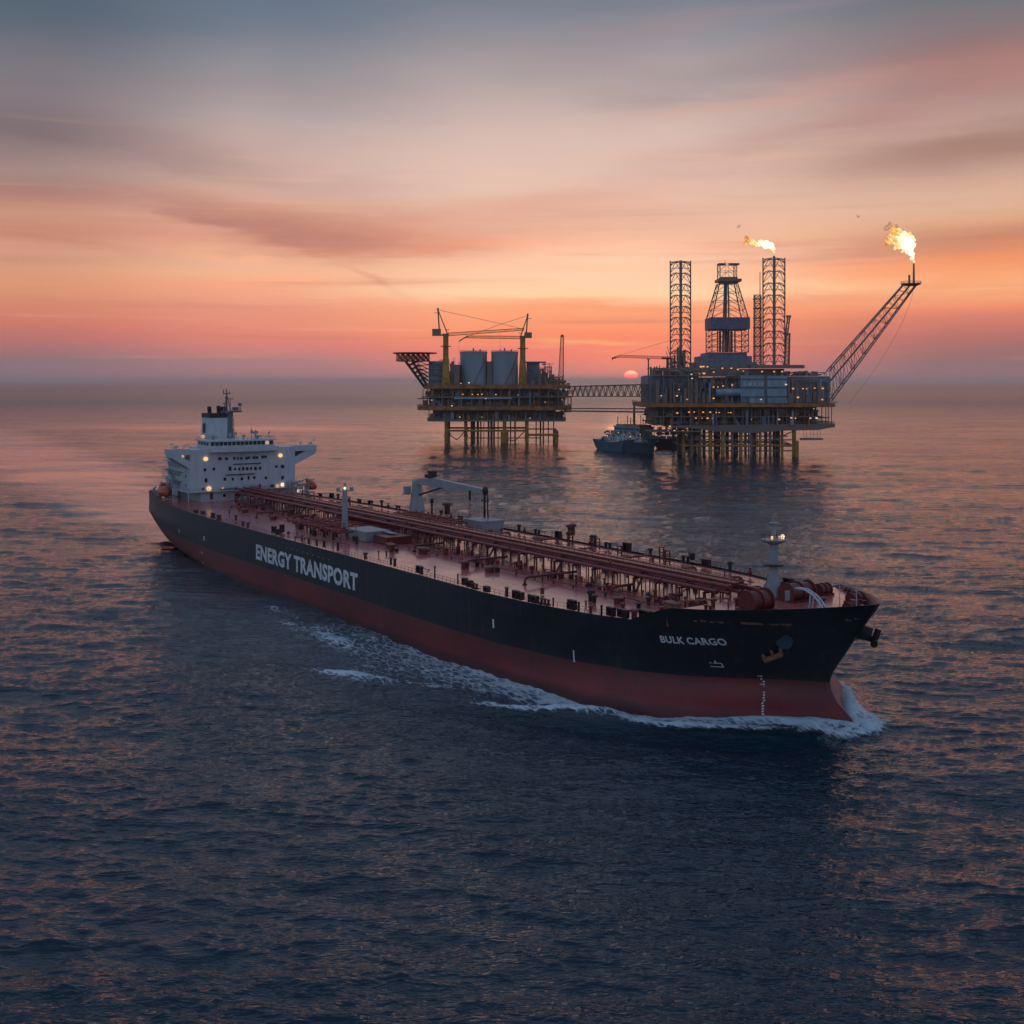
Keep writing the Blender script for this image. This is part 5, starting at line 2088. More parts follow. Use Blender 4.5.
# helideck with its cantilever truss
mb = MB()
hc, hr = F1.x(413.5), (F1.x(436) - F1.x(391)) / 2
mb.lathe(hc, 16, [(F1.z(353.4), hr * .96), (F1.z(353.1), hr), (F1.z(352.2), hr)], 8 * 2)
heli = mb.build('helideck', M_HELI, p1)
mb = MB()
for d in (2, 9, 16, 23, 30):
    zt, zm = F1.z(353.6), F1.z(360.8)
    xs = [F1.x(396 + i * 5.2) for i in range(7)]
    mb.bar((xs[0], d, zm), (F1.x(428), d, zm), .5, 4)
    for i, x in enumerate(xs):
        mb.bar((x, d, zm), (x, d, zt), .28, 4)
        if i < 6:
            mb.bar((x, d, zm), (xs[i + 1], d, zt), .25, 4)
            mb.bar((xs[i + 1], d, zm), (x, d, zt), .25, 4)
    a, b = (F1.x(404), zm), (F1.x(424.5), F1.z(389))
    mb.bar((a[0], d, a[1]), (b[0], d, b[1]), .45, 4)
    c = (F1.x(411), zm)
    mb.bar((c[0], d, c[1]), (F1.x(426), d, F1.z(386)), .35, 4)
    for i in range(1, 7):
        t = i / 7
        x, z = a[0] + (b[0] - a[0]) * t, a[1] + (b[1] - a[1]) * t
        mb.bar((x, d, z), (F1.x(427.5), d, z), .22, 4)
        if i < 6:
            x2 = x + (F1.x(427) - x) * .5
            mb.bar((x, d, z), (x2, d, z + 3.6), .22, 4)
            mb.bar((x2, d, z), (x2, d, z + 3.6), .2, 4)
            mb.bar((x2, d, z + 3.6), (F1.x(427), d, z), .2, 4)
for x in (F1.x(396), F1.x(412), F1.x(427)):
    for py in (353.8, 360.8):
        mb.bar((x, 2, F1.z(py)), (x, 30, F1.z(py)), .3, 4)
mb.build('helideck_truss', M_HELI, heli)


# tower cranes
def tower_crane(F, root, px, d, w, py_base, py_head, cab, top, jib, drop, side, m_ped=M_YEL):
    x = F.x(px)
    zb, zh = F.z(py_base), F.z(py_head)
    mb = MB()
    mb.lathe(x, d, [(zb, w * 1.5), (zb + (zh - zb) * .25, w * 1.35), (zb + (zh - zb) * .55, w), (zh, w * .95)], 14)
    mb.lathe(x, d, [(F.z(py_head + 11.5), w * 1.9), (F.z(py_head + 10.7), w * 1.9)], 14)
    cr = mb.build('tower_crane', m_ped, root)
    mb = MB()
    mb.b2(F.x(cab[0]), F.x(cab[1]), d - 3, d + 3, F.z(cab[3]), F.z(cab[2]))
    mb.lathe(x, d, [(zh - .4, w * 1.1), (zh + 1.4, w * 1.1)], 12)
    mb.b2(min(F.x(cab[0]), F.x(jib[0])), max(F.x(cab[1]), F.x(jib[0])), d - 2, d + 2, zh - .6, zh + .8)
    mb.build('crane_cab', M_STEEL, cr)
    mb = MB()
    tx, tz = F.x(top[0]), F.z(top[1])
    for dd in (-1.6, 1.6):
        mb.bar((tx, d, tz), (tx + side * 1.5, d + dd, zh + .5), .6, 4)
        mb.bar((tx, d, tz), (F.x(jib[0]), d + dd, zh + .5), .55, 4)
    mb.box(tx, d, tz + .6, 1.6, 1.6, 2.2)
    mb.bar((tx - side * 3.5, d, tz - 2.8), (tx, d, tz - 2.4), .3, 4)
    mb.box(F.x(jib[0]), d, F.z(jib[1]) + 4.0, 3.0, 2.0, .5)
    mb.build('a_frame', M_STEEL, cr)
    mb = MB()
    mb.lattice((F.x(jib[0]), d, F.z(jib[1])), (F.x(jib[2]), d, F.z(jib[3])), 2.4, 1.8, 14, .34, .2)
    mb.build('jib', M_YEL, cr)
    mb = MB()
    mb.bar((tx, d, tz), (F.x(drop[2]), d, F.z(drop[3])), .22, 4)
    mb.bar((F.x(drop[2]), d, F.z(drop[3])), (F.x(jib[2]), d, F.z(jib[3])), .22, 4)
    mb.bar((F.x(drop[0]), d, F.z(drop[1])), (F.x(drop[0]), d, F.z(drop[4])), .12, 4)
    mb.box(F.x(drop[0]), d, F.z(drop[4]), 1.0, 1.0, 1.6)
    mb.build('hoist_cable', M_STEEL, cr)
    return cr


tower_crane(F1, p1, 445.5, 5, 2.5, 384.6, 335, (432, 440.5, 328.7, 335.6), (437.6, 309.5), (447.5, 334.2, 524, 329), (500, 331, 501, 323.5, 350), 1)
tower_crane(F1, p1, 522.8, 9, 2.5, 384.6, 337, (524.5, 532, 332, 337.5), (527.8, 315), (520.5, 337.2, 466, 336.5), (458.6, 341, 497, 325, 363), -1)
MB().tube([(F1.x(467), 9, F1.z(336)), (F1.x(463), 9, F1.z(338)), (F1.x(458.6), 9, F1.z(341))], .55, 6).build('jib_tip', M_STEEL, p1)
for px in (445.5, 520):
    MB().box(F1.x(px + 1), .5 if px < 500 else 3, F1.z(380), 4.2, 3, 5).build('crane_base_housing', mat('bright_yellow_box', (.55, .27, .02), .5), p1)
# vent boom on the right
mb = MB()
mb.lattice((F1.x(561.7), 20, F1.z(384.6)), (F1.x(563.2), 20, F1.z(335.5)), 4.6, 2.6, 15, .3, .2, up=(0, 1, 0), xbrace=True)
mb.box(F1.x(563.2), 20, F1.z(335), 2.6, 2.4, 2.0)
mb.build('lattice_boom', M_BROWN, p1)

# =================================================== drilling platform (right)
F2 = Fr(868, 740)
p2 = F2.root('drilling_platform')
tag(p2, 'big offshore drilling platform with derrick, tall lattice legs, lit decks and a leaning flare boom', 'oil platform')
D2 = 66.0
rr = random.Random(12)
for i, px in enumerate((684, 692, 701, 711, 723.6, 733, 742, 752, 761, 771, 783, 795)):
    for d in (3, 58) if i % 2 else (3, 30, 58):
        w = 1.5 if px in (723.6, 795) else 1.0
        mm = M_YEL if px in (684, 711, 723.6, 742, 761, 783, 795) and d == 3 else M_STEEL
        MB().bar((F2.x(px), d, -6), (F2.x(px), d, F2.z(428)), w, 8).build('platform_leg', mm, p2)
mb = MB()
mb.prism([(F2.x(795), -1), (F2.x(798.5), -1), (F2.x(798.5), 5), (F2.x(795), 5)], -3, F2.z(441))
mb.build('boat_fender', M_YEL, p2)
for py, d, r in ((446, 3, .8), (440, 3, .45), (451, 3, .5), (446, 58, .8), (438, 30, .5)):
    MB().bar((F2.x(683), d, F2.z(py)), (F2.x(797), d, F2.z(py)), r, 8).build('jacket_brace', M_YEL if py == 446 else M_STEEL, p2)
for i, (a, b) in enumerate(((684, 711), (711, 742), (742, 761), (761, 795))):
    mb = MB()
    mb.bar((F2.x(a), 3, F2.z(446)), (F2.x(b), 3, F2.z(431)), .4, 6)
    mb.bar((F2.x(b), 3, F2.z(446)), (F2.x(a), 3, F2.z(431)), .4, 6)
    mb.build('jacket_brace', M_STEEL, p2)
for px in (684, 701, 723.6, 742, 761, 783, 795):
    MB().bar((F2.x(px), 3, F2.z(446)), (F2.x(px), 58, F2.z(446)), .6, 6).build('jacket_brace', M_STEEL, p2)
mb = MB()
for i in range(46):
    px = rr.uniform(685, 792)
    d = rr.uniform(6, 56)
    mb.bar((F2.x(px), d, -6), (F2.x(px), d, F2.z(429)), rr.uniform(.25, .8), 6)
tag(mb.build('conductors_and_risers', M_STEEL, p2), kind='stuff')
# decks
mb = MB()
x0, x1 = F2.x(672), F2.x(826)
mb.extrude_y([(F2.x(668), F2.z(425.6)), (F2.x(835), F2.z(423.5)), (F2.x(835), F2.z(427)), (F2.x(818), F2.z(430)), (F2.x(790), F2.z(430.5)), (F2.x(748), F2.z(433)), (F2.x(716), F2.z(431.5)), (F2.x(690), F2.z(428)), (F2.x(668), F2.z(427.5))][::-1], 0, D2)
mb.build('cellar_deck', M_STEEL, p2)
deck_plate(F2, p2, 'main_deck', 641, 836, 403.2, 407.0, -4, D2 + 2, M_BROWN, 6)
deck_plate(F2, p2, 'mezzanine_deck', 652, 824, 416.3, 417.2, 0, D2, M_STEEL, 3)
deck_plate(F2, p2, 'lower_walkway', 648, 700, 430.5, 431.8, -6, 20, M_STEEL)
clutter(F2, p2, 'process_equipment', 652, 822, 407, 416.3, 3, D2 - 4, 150, M_STEEL, 61)
clutter(F2, p2, 'process_equipment', 656, 822, 417.2, 426, 3, D2 - 4, 150, M_STEEL, 62)
clutter(F2, p2, 'pipework', 656, 820, 407, 426, 1, 14, 50, M_CLAD2, 63, .7)
clutter(F2, p2, 'pipework', 654, 700, 426, 436, 2, 24, 60, M_STEEL, 64, .5)
for a, b, c, d, e, m_ in ((655, 822, 407, 416, 231, M_BROWN), (657, 822, 417.2, 425, 232, M_BROWN), (655, 822, 407.2, 425, 233, M_CLAD), (651, 738, 377, 402.5, 234, M_BROWN), (651, 738, 377, 402.5, 235, M_CLAD), (788, 828, 377, 402, 236, M_CLAD)):
    clutter(F2, p2, 'pipework', a + 2, b - 2, c, d, -1.6, 5, 26, m_, e, .32)
mb = MB()
mb.b2(F2.x(655), F2.x(822), 16, D2 - 6, F2.z(426), F2.z(407.2))
mb.build('plant_bulkhead', M_STEEL, p2)
for i in range(20):
    px = 655 + 167 * i / 19
    MB().bar((F2.x(px), .6, F2.z(426)), (F2.x(px), .6, F2.z(407)), .42, 4).build('deck_column', M_BROWN if i % 4 == 1 else M_STEEL, p2)
for px in (826.5, 829, 832.3):
    MB().bar((F2.x(px), 2, F2.z(425)), (F2.x(px), 2, F2.z(407)), .35, 4).build('deck_column', M_STEEL, p2)
edge_rail(F2, p2, 641, 836, 403.2, -4, D2)
edge_rail(F2, p2, 668, 835, 423.5, 0, D2)
# upper modules
mb = MB()
mb.b2(F2.x(650), F2.x(700), 6, D2 - 4, F2.z(403.2), F2.z(376))
mb.b2(F2.x(649), F2.x(739), 2, D2 - 3, F2.z(389), F2.z(388))
mb.b2(F2.x(653), F2.x(739), 2, D2 - 3, F2.z(376.2), F2.z(375.2))
mb.b2(F2.x(700), F2.x(740), 9, D2 - 4, F2.z(403.2), F2.z(377.5))
mb.build('left_module', M_CLAD2, p2)
clutter(F2, p2, 'pipework', 650, 714, 377, 403, 0, 7, 110, M_STEEL, 71, .55)
clutter(F2, p2, 'pipework', 700, 742, 377, 389, 0, 8, 50, M_STEEL, 72, .55)
for i in range(8):
    px = 651 + 12.5 * i
    MB().bar((F2.x(px), .4, F2.z(403)), (F2.x(px), .4, F2.z(375)), .4, 4).build('deck_column', M_CLAD2 if i != 2 else M_RUST, p2)
mb = MB()      # clad module in panels
for a, b, rows in ((740, 763.2, ((375.4, 378.8), (380, 387.0), (389.2, 396.4), (398.0, 404.6))), (766.5, 786, ((375.6, 378.8), (380.2, 386.8), (389.0, 396.2), (398, 404.6)))):
    for i, (t, u) in enumerate(rows):
        aa = a if i < 3 or a > 750 else 748.5
        mb.b2(F2.x(aa), F2.x(b), -4.6 if i == 3 else -2.6, 8, F2.z(min(u, 403.0)), F2.z(t))
for k in range(12):
    mb.b2(F2.x(767.2 + k * 1.55), F2.x(767.6 + k * 1.55), -4.9, -4.6, F2.z(402.8), F2.z(398.4))
mb.build('clad_module', M_CLAD, p2)
mb = MB()
mb.b2(F2.x(740.2), F2.x(785.8), -1.8, D2 - 6, F2.z(403.1), F2.z(375.8))
mb.build('clad_module_core', M_CLAD2, p2)
mb = MB()      # worn pale lettering on the cladding, unreadable at this distance in the photo
for k, (px, w, h) in enumerate(((742.8, 1.6, 2.6), (745.6, .5, 3), (747.8, 1.8, 2.4), (750.6, .6, 3), (753, 1.6, 2.4), (758.4, .7, 2.8), (760.6, 1.2, 2.4))):
    mb.b2(F2.x(px), F2.x(px) + w, -2.75, -2.6, F2.z(385.6), F2.z(385.6) + h)
mb.build('faded_lettering', M_SIGN, p2)
mb = MB()
mb.bar((F2.x(716), 0, F2.z(393)), (F2.x(748), 0, F2.z(392)), 2.7, 14)
mb.build('pale_vessel', M_CLAD, p2)
mb = MB()
mb.b2(F2.x(786.2), F2.x(829.5), 0, D2 - 4, F2.z(403.1), F2.z(376.3))
for py in (382, 388.4, 395.5):
    mb.b2(F2.x(786.2), F2.x(830.2), -1.2, D2 - 3.5, F2.z(py) - .3, F2.z(py) + .3)
mb.build('right_module', M_CLAD2, p2)
clutter(F2, p2, 'pipework', 788, 829, 377, 403, -1.2, .5, 70, M_STEEL, 73, .45)
clutter(F2, p2, 'deck_machinery', 656, 742, 366, 375.6, 4, D2 - 8, 170, M_STEEL, 74, .8, .15)
clutter(F2, p2, 'deck_machinery', 742, 829, 371.5, 375.8, 4, D2 - 8, 150, M_STEEL, 75, .6, .3)
mb = MB()
mb.b2(F2.x(678), F2.x(741), 12, 52, F2.z(375.3), F2.z(367.5))
mb.b2(F2.x(741), F2.x(788), 12, 52, F2.z(375.7), F2.z(368.6))
mb.build('pipe_deck', M_STEEL, p2)
mb = MB()
mb.b2(F2.x(752), F2.x(806), 4, 14, F2.z(368.2), F2.z(364.8))
mb.build('catwalk_machine', M_STEEL, p2)
mb = MB()
mb.tube([(F2.x(654.5), 4, F2.z(375)), (F2.x(654.5), 4, F2.z(369.5)), (F2.x(657), 4, F2.z(368.4)), (F2.x(668), 4, F2.z(368.4)), (F2.x(670), 4, F2.z(370)), (F2.x(670), 4, F2.z(375))], .5, 6)
mb.bar((F2.x(655), 4, F2.z(370.4)), (F2.x(670), 4, F2.z(370.4)), .6, 6)
mb.build('davit_frame', M_STEEL, p2)
# derrick
xd = F2.x(727, 26)
mb = MB()
mb.prism([(F2.x(696.5, 14), 14), (F2.x(757, 14), 14), (F2.x(757, 14), 50), (F2.x(696.5, 14), 50)], F2.z(367.5), F2.z(362, 14))
mb.prism([(F2.x(701.5, 14), 14), (F2.x(752, 14), 14), (F2.x(752, 14), 50), (F2.x(701.5, 14), 50)], F2.z(362, 14), F2.z(356, 14))
mb.prism([(F2.x(708, 14), 14), (F2.x(747, 14), 14), (F2.x(747, 14), 50), (F2.x(708, 14), 50)], F2.z(356, 14), F2.z(352.6, 14))
for px in (713, 722.5, 733, 742):
    mb.b2(F2.x(px), F2.x(px) + .8, 13.6, 14, F2.z(367, 14), F2.z(353, 14))
drill = mb.build('drill_floor', mat('drill_floor_grey', (0.22, 0.23, 0.27), .6), p2)
dy = 26.0
W0 = F2.x(745, 26) - F2.x(709, 26)
der = MB()


def tower_sec(mb, zb, zt, wb, wt, bays, rc, rb, inner=True):
    P = []
    for i in range(bays + 1):
        t = i / bays
        w = (wb + (wt - wb) * t) / 2
        z = zb + (zt - zb) * t
        P.append([(xd + sx * w, dy + sy * w, z) for sx, sy in ((-1, -1), (1, -1), (1, 1), (-1, 1))])
    for j in range(4):
        mb.bar(P[0][j], P[-1][j], rc, 4)
    for i in range(bays + 1):
        for j in range(4):
            mb.bar(P[i][j], P[i][(j + 1) % 4], rb * 1.2, 4)
    for i in range(bays):
        for j in range(4):
            q = P[i][j], P[i][(j + 1) % 4]
            r2 = P[i + 1][j], P[i + 1][(j + 1) % 4]
            mid = [(q[0][k] + q[1][k]) / 2 for k in range(3)]
            midt = [(r2[0][k] + r2[1][k]) / 2 for k in range(3)]
            mb.bar(q[0], midt, rb, 4)
            mb.bar(q[1], midt, rb, 4)
            mb.bar(mid, midt, rb * .8, 4)


tower_sec(der, F2.z(352.6, 26), F2.z(330, 26), W0, W0, 4, .45, .22)
tower_sec(der, F2.z(318.5, 26), F2.z(284, 26), W0 * .99, F2.x(737.5, 26) - F2.x(719.5, 26), 4, .42, .2)
tower_sec(der, F2.z(279, 26), F2.z(264, 26), F2.x(737, 26) - F2.x(720.5, 26), F2.x(737, 26) - F2.x(720.5, 26), 2, .35, .15)
for dxp in (-4.5, -1.5, 2.4):
    der.bar((xd + dxp * .7, dy, F2.z(352, 26)), (xd + dxp * .35, dy, F2.z(283, 26)), .75 if dxp != 2.4 else .55, 6)
for dxp, w in ((-9, .5), (-6.5, .9), (5.5, .9), (9, .6), (0, 1.6)):
    der.bar((xd + dxp * .72, dy + 3, F2.z(352, 26)), (xd + dxp * .72, dy + 3, F2.z(331, 26)), w, 6)
derrick = der.build('derrick', M_STEEL, p2)
mb = MB()
w = (F2.x(746.2, 26) - F2.x(708, 26)) / 2
mb.b2(xd - w, xd + w, dy - w, dy + w, F2.z(329.8, 26), F2.z(318.2, 26))
for k in range(11):
    mb.b2(xd - w + k * 2 * w / 10 - .1, xd - w + k * 2 * w / 10 + .1, dy - w - .2, dy - w, F2.z(329.6, 26), F2.z(318.4, 26))
mb.build('wind_wall', mat('wind_wall_purple_grey', (.19, .19, .25), .6), derrick)
mb = MB()
w = (F2.x(740, 26) - F2.x(717, 26)) / 2
mb.b2(xd + .8 - w, xd + .8 + w, dy - w, dy + w, F2.z(282.2, 26), F2.z(279.5, 26))
mb.b2(xd + .8 - w * .7, xd + .8 + w * .7, dy - w * .7, dy + w * .7, F2.z(283.6, 26), F2.z(277.5, 26))
mb.b2(xd - w * .8, xd - w * .2, dy - w * .5, dy + w * .5, F2.z(265.2, 26), F2.z(263.6, 26))
mb.b2(xd + w * .2, xd + w * 1.0, dy - w * .5, dy + w * .5, F2.z(265.2, 26), F2.z(263.6, 26))
mb.bar((xd - 1.5, dy, F2.z(266, 26)), (xd - 1.5, dy, F2.z(260.5, 26)), .2, 4)
mb.build('crown_platform', M_STEEL, derrick)


# tall lattice legs with arched braces
def lattice_leg(px0, px1, py0, py1, d, bays, name='lattice_leg'):
    mb = MB()
    x0, x1 = F2.x(px0, d), F2.x(px1, d)
    W = x1 - x0
    xc = (x0 + x1) / 2
    zb, zt = F2.z(py1), F2.z(py0, d)
    pc_ = (px0 + px1) / 2
    C = [(x0, d), (x1, d), (F2.x(pc_ + .3, d - W * .75), d - W * .75)]
    for j, (x, y) in enumerate(C):
        mb.bar((x, y, zb), (x, y, zt), .52 if j < 2 else 1.1, 6)
    H = (zt - zb) / bays
    for i in range(bays):
        z1 = zt - i * H
        for j in range(3):
            a, b = C[j], C[(j + 1) % 3]
            mx, my = (a[0] + b[0]) / 2, (a[1] + b[1]) / 2
            r = .33
            # arch: from each chord curving up to a level brace
            pts = []
            for t in np.linspace(0, 1, 7):
                q = 1 - (2 * t - 1) ** 2
                pts.append((a[0] + (b[0] - a[0]) * t, a[1] + (b[1] - a[1]) * t, z1 - H * .38 + H * .34 * math.sqrt(max(0, q))))
            mb.tube(pts, r, 4)
            mb.bar((a[0], a[1], z1 - H), (mx, my, z1 - H * .05), r * .7, 4)
            mb.bar((b[0], b[1], z1 - H), (mx, my, z1 - H * .05), r * .7, 4)
            if i % 2 == 0:
                mb.bar((a[0], a[1], z1 - H * .6), (b[0], b[1], z1 - H * .6), r * .5, 4)
    for j in range(3):
        a, b = C[j], C[(j + 1) % 3]
        mb.bar((a[0], a[1], zt - .2), (b[0], b[1], zt - .2), .3, 4)
    for x, y in C[:2]:
        mb.box(x, y, zt + .4, .9, .9, .9)
    return mb.build(name, M_BROWN if False else M_STEEL, p2)


lattice_leg(670.3, 690.6, 262, 372, 30, 10)
lattice_leg(763, 784.8, 259, 366, 30, 9)
MB().bar((F2.x(774, 10), 10, F2.z(262)), (F2.x(774, 10), 10, F2.z(254.5)), .8, 8).build('flare_pipe', M_STEEL, p2)
mb = MB()
mb.lattice((F2.x(757.5, 50), 50, F2.z(366)), (F2.x(757.5, 50), 50, F2.z(295, 50)), 5.0, 4.6, 17, .3, .2, up=(0, 1, 0), xbrace=True)
for k in range(7):
    mb.box(F2.x(757.5, 50), 50, F2.z(299 + k * 9.5, 50), 6.2, 5, .7)
mb.bar((F2.x(760, 50), 50, F2.z(295, 50)), (F2.x(760, 50), 50, F2.z(272, 50)), .35, 4)
mb.build('hoist_tower', M_STEEL, p2)
mb = MB()
mb.lattice((F2.x(786.5, 20), 20, F2.z(366)), (F2.x(788, 20), 20, F2.z(332)), 3.4, 2.6, 8, .3, .2, up=(0, 1, 0), xbrace=True)
mb.lattice((F2.x(786.5, 20), 20, F2.z(334)), (F2.x(788.8, 20), 20, F2.z(315)), 1.6, 1.6, 4, .35, .2, up=(0, 1, 0))
mb.box(F2.x(788.6, 20), 20, F2.z(315), 3.2, 2, 1.8)
mb.build('boom_crane', M_STEEL, p2)
clutter(F2, p2, 'leg_machinery', 672, 690, 345, 372, 12, 28, 40, M_STEEL, 81, .4, .0)
# left pedestal crane with red lattice jib
mb = MB()
mb.bar((F2.x(649.7), 8, F2.z(403)), (F2.x(649.7), 8, F2.z(359.3)), .55, 8)
mb.box(F2.x(649.7), 8, F2.z(359.2), 1.8, 1.6, .9)
pc = mb.build('pedestal_crane', M_STEEL, p2)
mb = MB()
mb.lattice((F2.x(672), 8, F2.z(357.8)), (F2.x(620), 8, F2.z(356.0)), 1.9, 1.7, 20, .17, .11)
mb.lattice((F2.x(620), 8, F2.z(356.0)), (F2.x(615), 8, F2.z(358)), 1.7, .6, 3, .17, .11)
mb.build('jib', M_JIB, pc)
mb = MB()
mb.bar((F2.x(663), 8, F2.z(358)), (F2.x(671), 8, F2.z(358)), .7, 6)
mb.bar((F2.x(612.8), 8, F2.z(358.8)), (F2.x(616.5), 8, F2.z(356.6)), .55, 6)
mb.bar((F2.x(613.2), 8, F2.z(360.2)), (F2.x(613.4), 8, F2.z(357)), .25, 6)
mb.bar((F2.x(636), 8, F2.z(350.5)), (F2.x(672), 8, F2.z(340)), .13, 4)
mb.bar((F2.x(620), 8, F2.z(355)), (F2.x(636), 8, F2.z(350.5)), .11, 4)
mb.build('crane_tackle', M_JIB, pc)

# flare boom
fy0 = 10.0
def bx_(px, py, y):
    return (F2.x(px, y), y, F2.z(py, y))


mb = MB()
top0, bot0 = bx_(827.5, 371.5, fy0), bx_(830.5, 400.5, fy0)
top1, bot1 = bx_(903.5, 284.5, fy0), bx_(915.5, 285.5, fy0)
n = 15
for yy in (fy0 - 3.2, fy0 + 3.2):
    s = 1 if yy > fy0 else -1
    P = [(top0[0] + (top1[0] - top0[0]) * t, fy0 + s * (4.2 - 2.4 * t), top0[2] + (top1[2] - top0[2]) * t) for t in np.linspace(0, 1, n + 1)]
    Q = [(bot0[0] + (bot1[0] - bot0[0]) * t, fy0 + s * (4.2 - 2.4 * t), bot0[2] + (bot1[2] - bot0[2]) * t) for t in np.linspace(0, 1, n + 1)]
    mb.bar(P[0], P[-1], .45, 6)
    mb.bar(Q[0], Q[-1], .45, 6)
    for i in range(n + 1):
        mb.bar(P[i], Q[i], .20, 4)
        if i < n:
            mb.bar(P[i], Q[i + 1], .20, 4) if i % 2 else mb.bar(Q[i], P[i + 1], .20, 4)
    if s < 0:
        P0, Q0 = P, Q
for i in range(n + 1):
    mb.bar(P0[i], P[i], .18, 4)
    mb.bar(Q0[i], Q[i], .18, 4)
    if i < n:
        mb.bar(P0[i], P[i + 1], .15, 4)
        mb.bar(Q0[i], Q[i + 1], .15, 4)
flare = mb.build('flare_boom', M_STEEL, p2)
mb = MB()
m0 = bx_(829, 382.5, fy0)
m1 = bx_(911, 284, fy0)
mb.bar(m0, m1, .62, 6)
mb.build('gas_pipe', M_STEEL, flare)
mb = MB()
c = bx_(911, 283.6, fy0)
mb.lathe(c[0], c[1], [(c[2] - 1.6, 4.6), (c[2] - .5, 7.2), (c[2], 7.4)], 12)
rail(mb, [(c[0] + 7.2 * math.cos(t), c[1] + 7.2 * math.sin(t)) for t in np.linspace(0, 2 * math.pi, 13)], c[2], 1.6, 3.6, .12)
mb.build('flare_platform', M_STEEL, flare)
mb = MB()
mb.bar(bx_(913.8, 284, fy0), bx_(913.8, 263.5, fy0), .85, 8, .6)
mb.bar(bx_(909.3, 284, fy0), bx_(909.3, 275, fy0), .75, 8)
mb.build('flare_stack', M_STEEL, flare)
pts = []
for t in np.linspace(0, 1, 16):
    px = 914 - 66 * t ** 1.35
    py = 286 + 119 * t ** .93
    pts.append(bx_(px, py, fy0))
MB().tube(pts, .10, 4).build('stay_cable', M_STEEL, flare)
# hanging access platform
mb = MB()
mb.b2(F2.x(803), F2.x(824.5), 4, 10, F2.z(440.3), F2.z(438.6))
for px in (805, 808, 812, 815, 819, 822):
    mb.bar((F2.x(px), 5, F2.z(439)), (F2.x(px), 5, F2.z(430)), .14, 4)
mb.build('hanging_platform', M_STEEL, p2)
# lamps
L2 = [(701.5, 366.7, 1.4), (704, 366.5, 1.2), (708, 366.7), (723, 368.2), (732, 368.2), (738.5, 369.4), (744, 371, .7), (704.5, 373.4, 1.4), (714.3, 372, .9), (692, 374.2, .8, M_RIGW), (692, 378.4, .8, M_RIGW), (700, 374, .6),
      (679, 389.6, .8), (677, 395.8, .9, M_RIGW), (661.2, 395.7, .7, M_RIGW), (666, 395.3, .8, M_RIGW), (665.4, 401.8, .7), (687, 399.4, .8), (713.3, 387, .9), (717.8, 387, .7), (723, 386, .9), (732, 385, .9), (713.4, 398.3, 1.0),
      (762.8, 371.6), (774.8, 371.6), (783, 371.5), (791.5, 374.4, .7), (791.6, 388.6, 1.1), (801.3, 388.6, .9), (805, 388.7, .7), (813, 388.1, .9), (821, 388.4, 1.1), (796.4, 397.3, 1.2), (820.5, 399.5, 1.0), (784.5, 384.5, 1.1, M_RIGW), (759.7, 399.4, .9),
      (676.3, 412.8, 1.1), (688, 412), (693, 411.8, .8), (702, 412), (709, 412), (715, 412.3, .7), (718, 412.3, .7), (727, 412.4, .6), (729.5, 412.4, .8), (694.8, 417.9, .9), (701, 418, .6), (706.3, 418, 1.1), (711, 418, .5),
      (777.5, 419.2, 1.1), (789.6, 417.6, 1.1), (793.8, 418, .8), (808.6, 418, 1.1), (814.8, 417.8, 1.2, M_RIGW), (682, 430.6, .8), (686.5, 430.5, .6), (673.5, 430.5, 1, M_RIGW), (667.5, 431, 1.1, M_RIGW), (669, 426, .9, M_RIGW), (812, 408.6, .6), (750, 419, .4, M_RIGW)]
for q in L2:
    d = -5.2 if q[1] > 405 else (-4.9 if q[0] > 740 and q[1] > 375.5 else -.6)
    if q[1] < 375.5:
        d = 2.5
    lights(F2, p2, [q], d=d, r=.62)
MB().b2(F2.x(713), F2.x(739), -.7, -.3, F2.z(377.6), F2.z(376.9)).build('painted_lit_strip', mat('amber_lit_paint', (.5, .25, .1), .6), p2)  # lit look put into the amber colour, the strip emits nothing

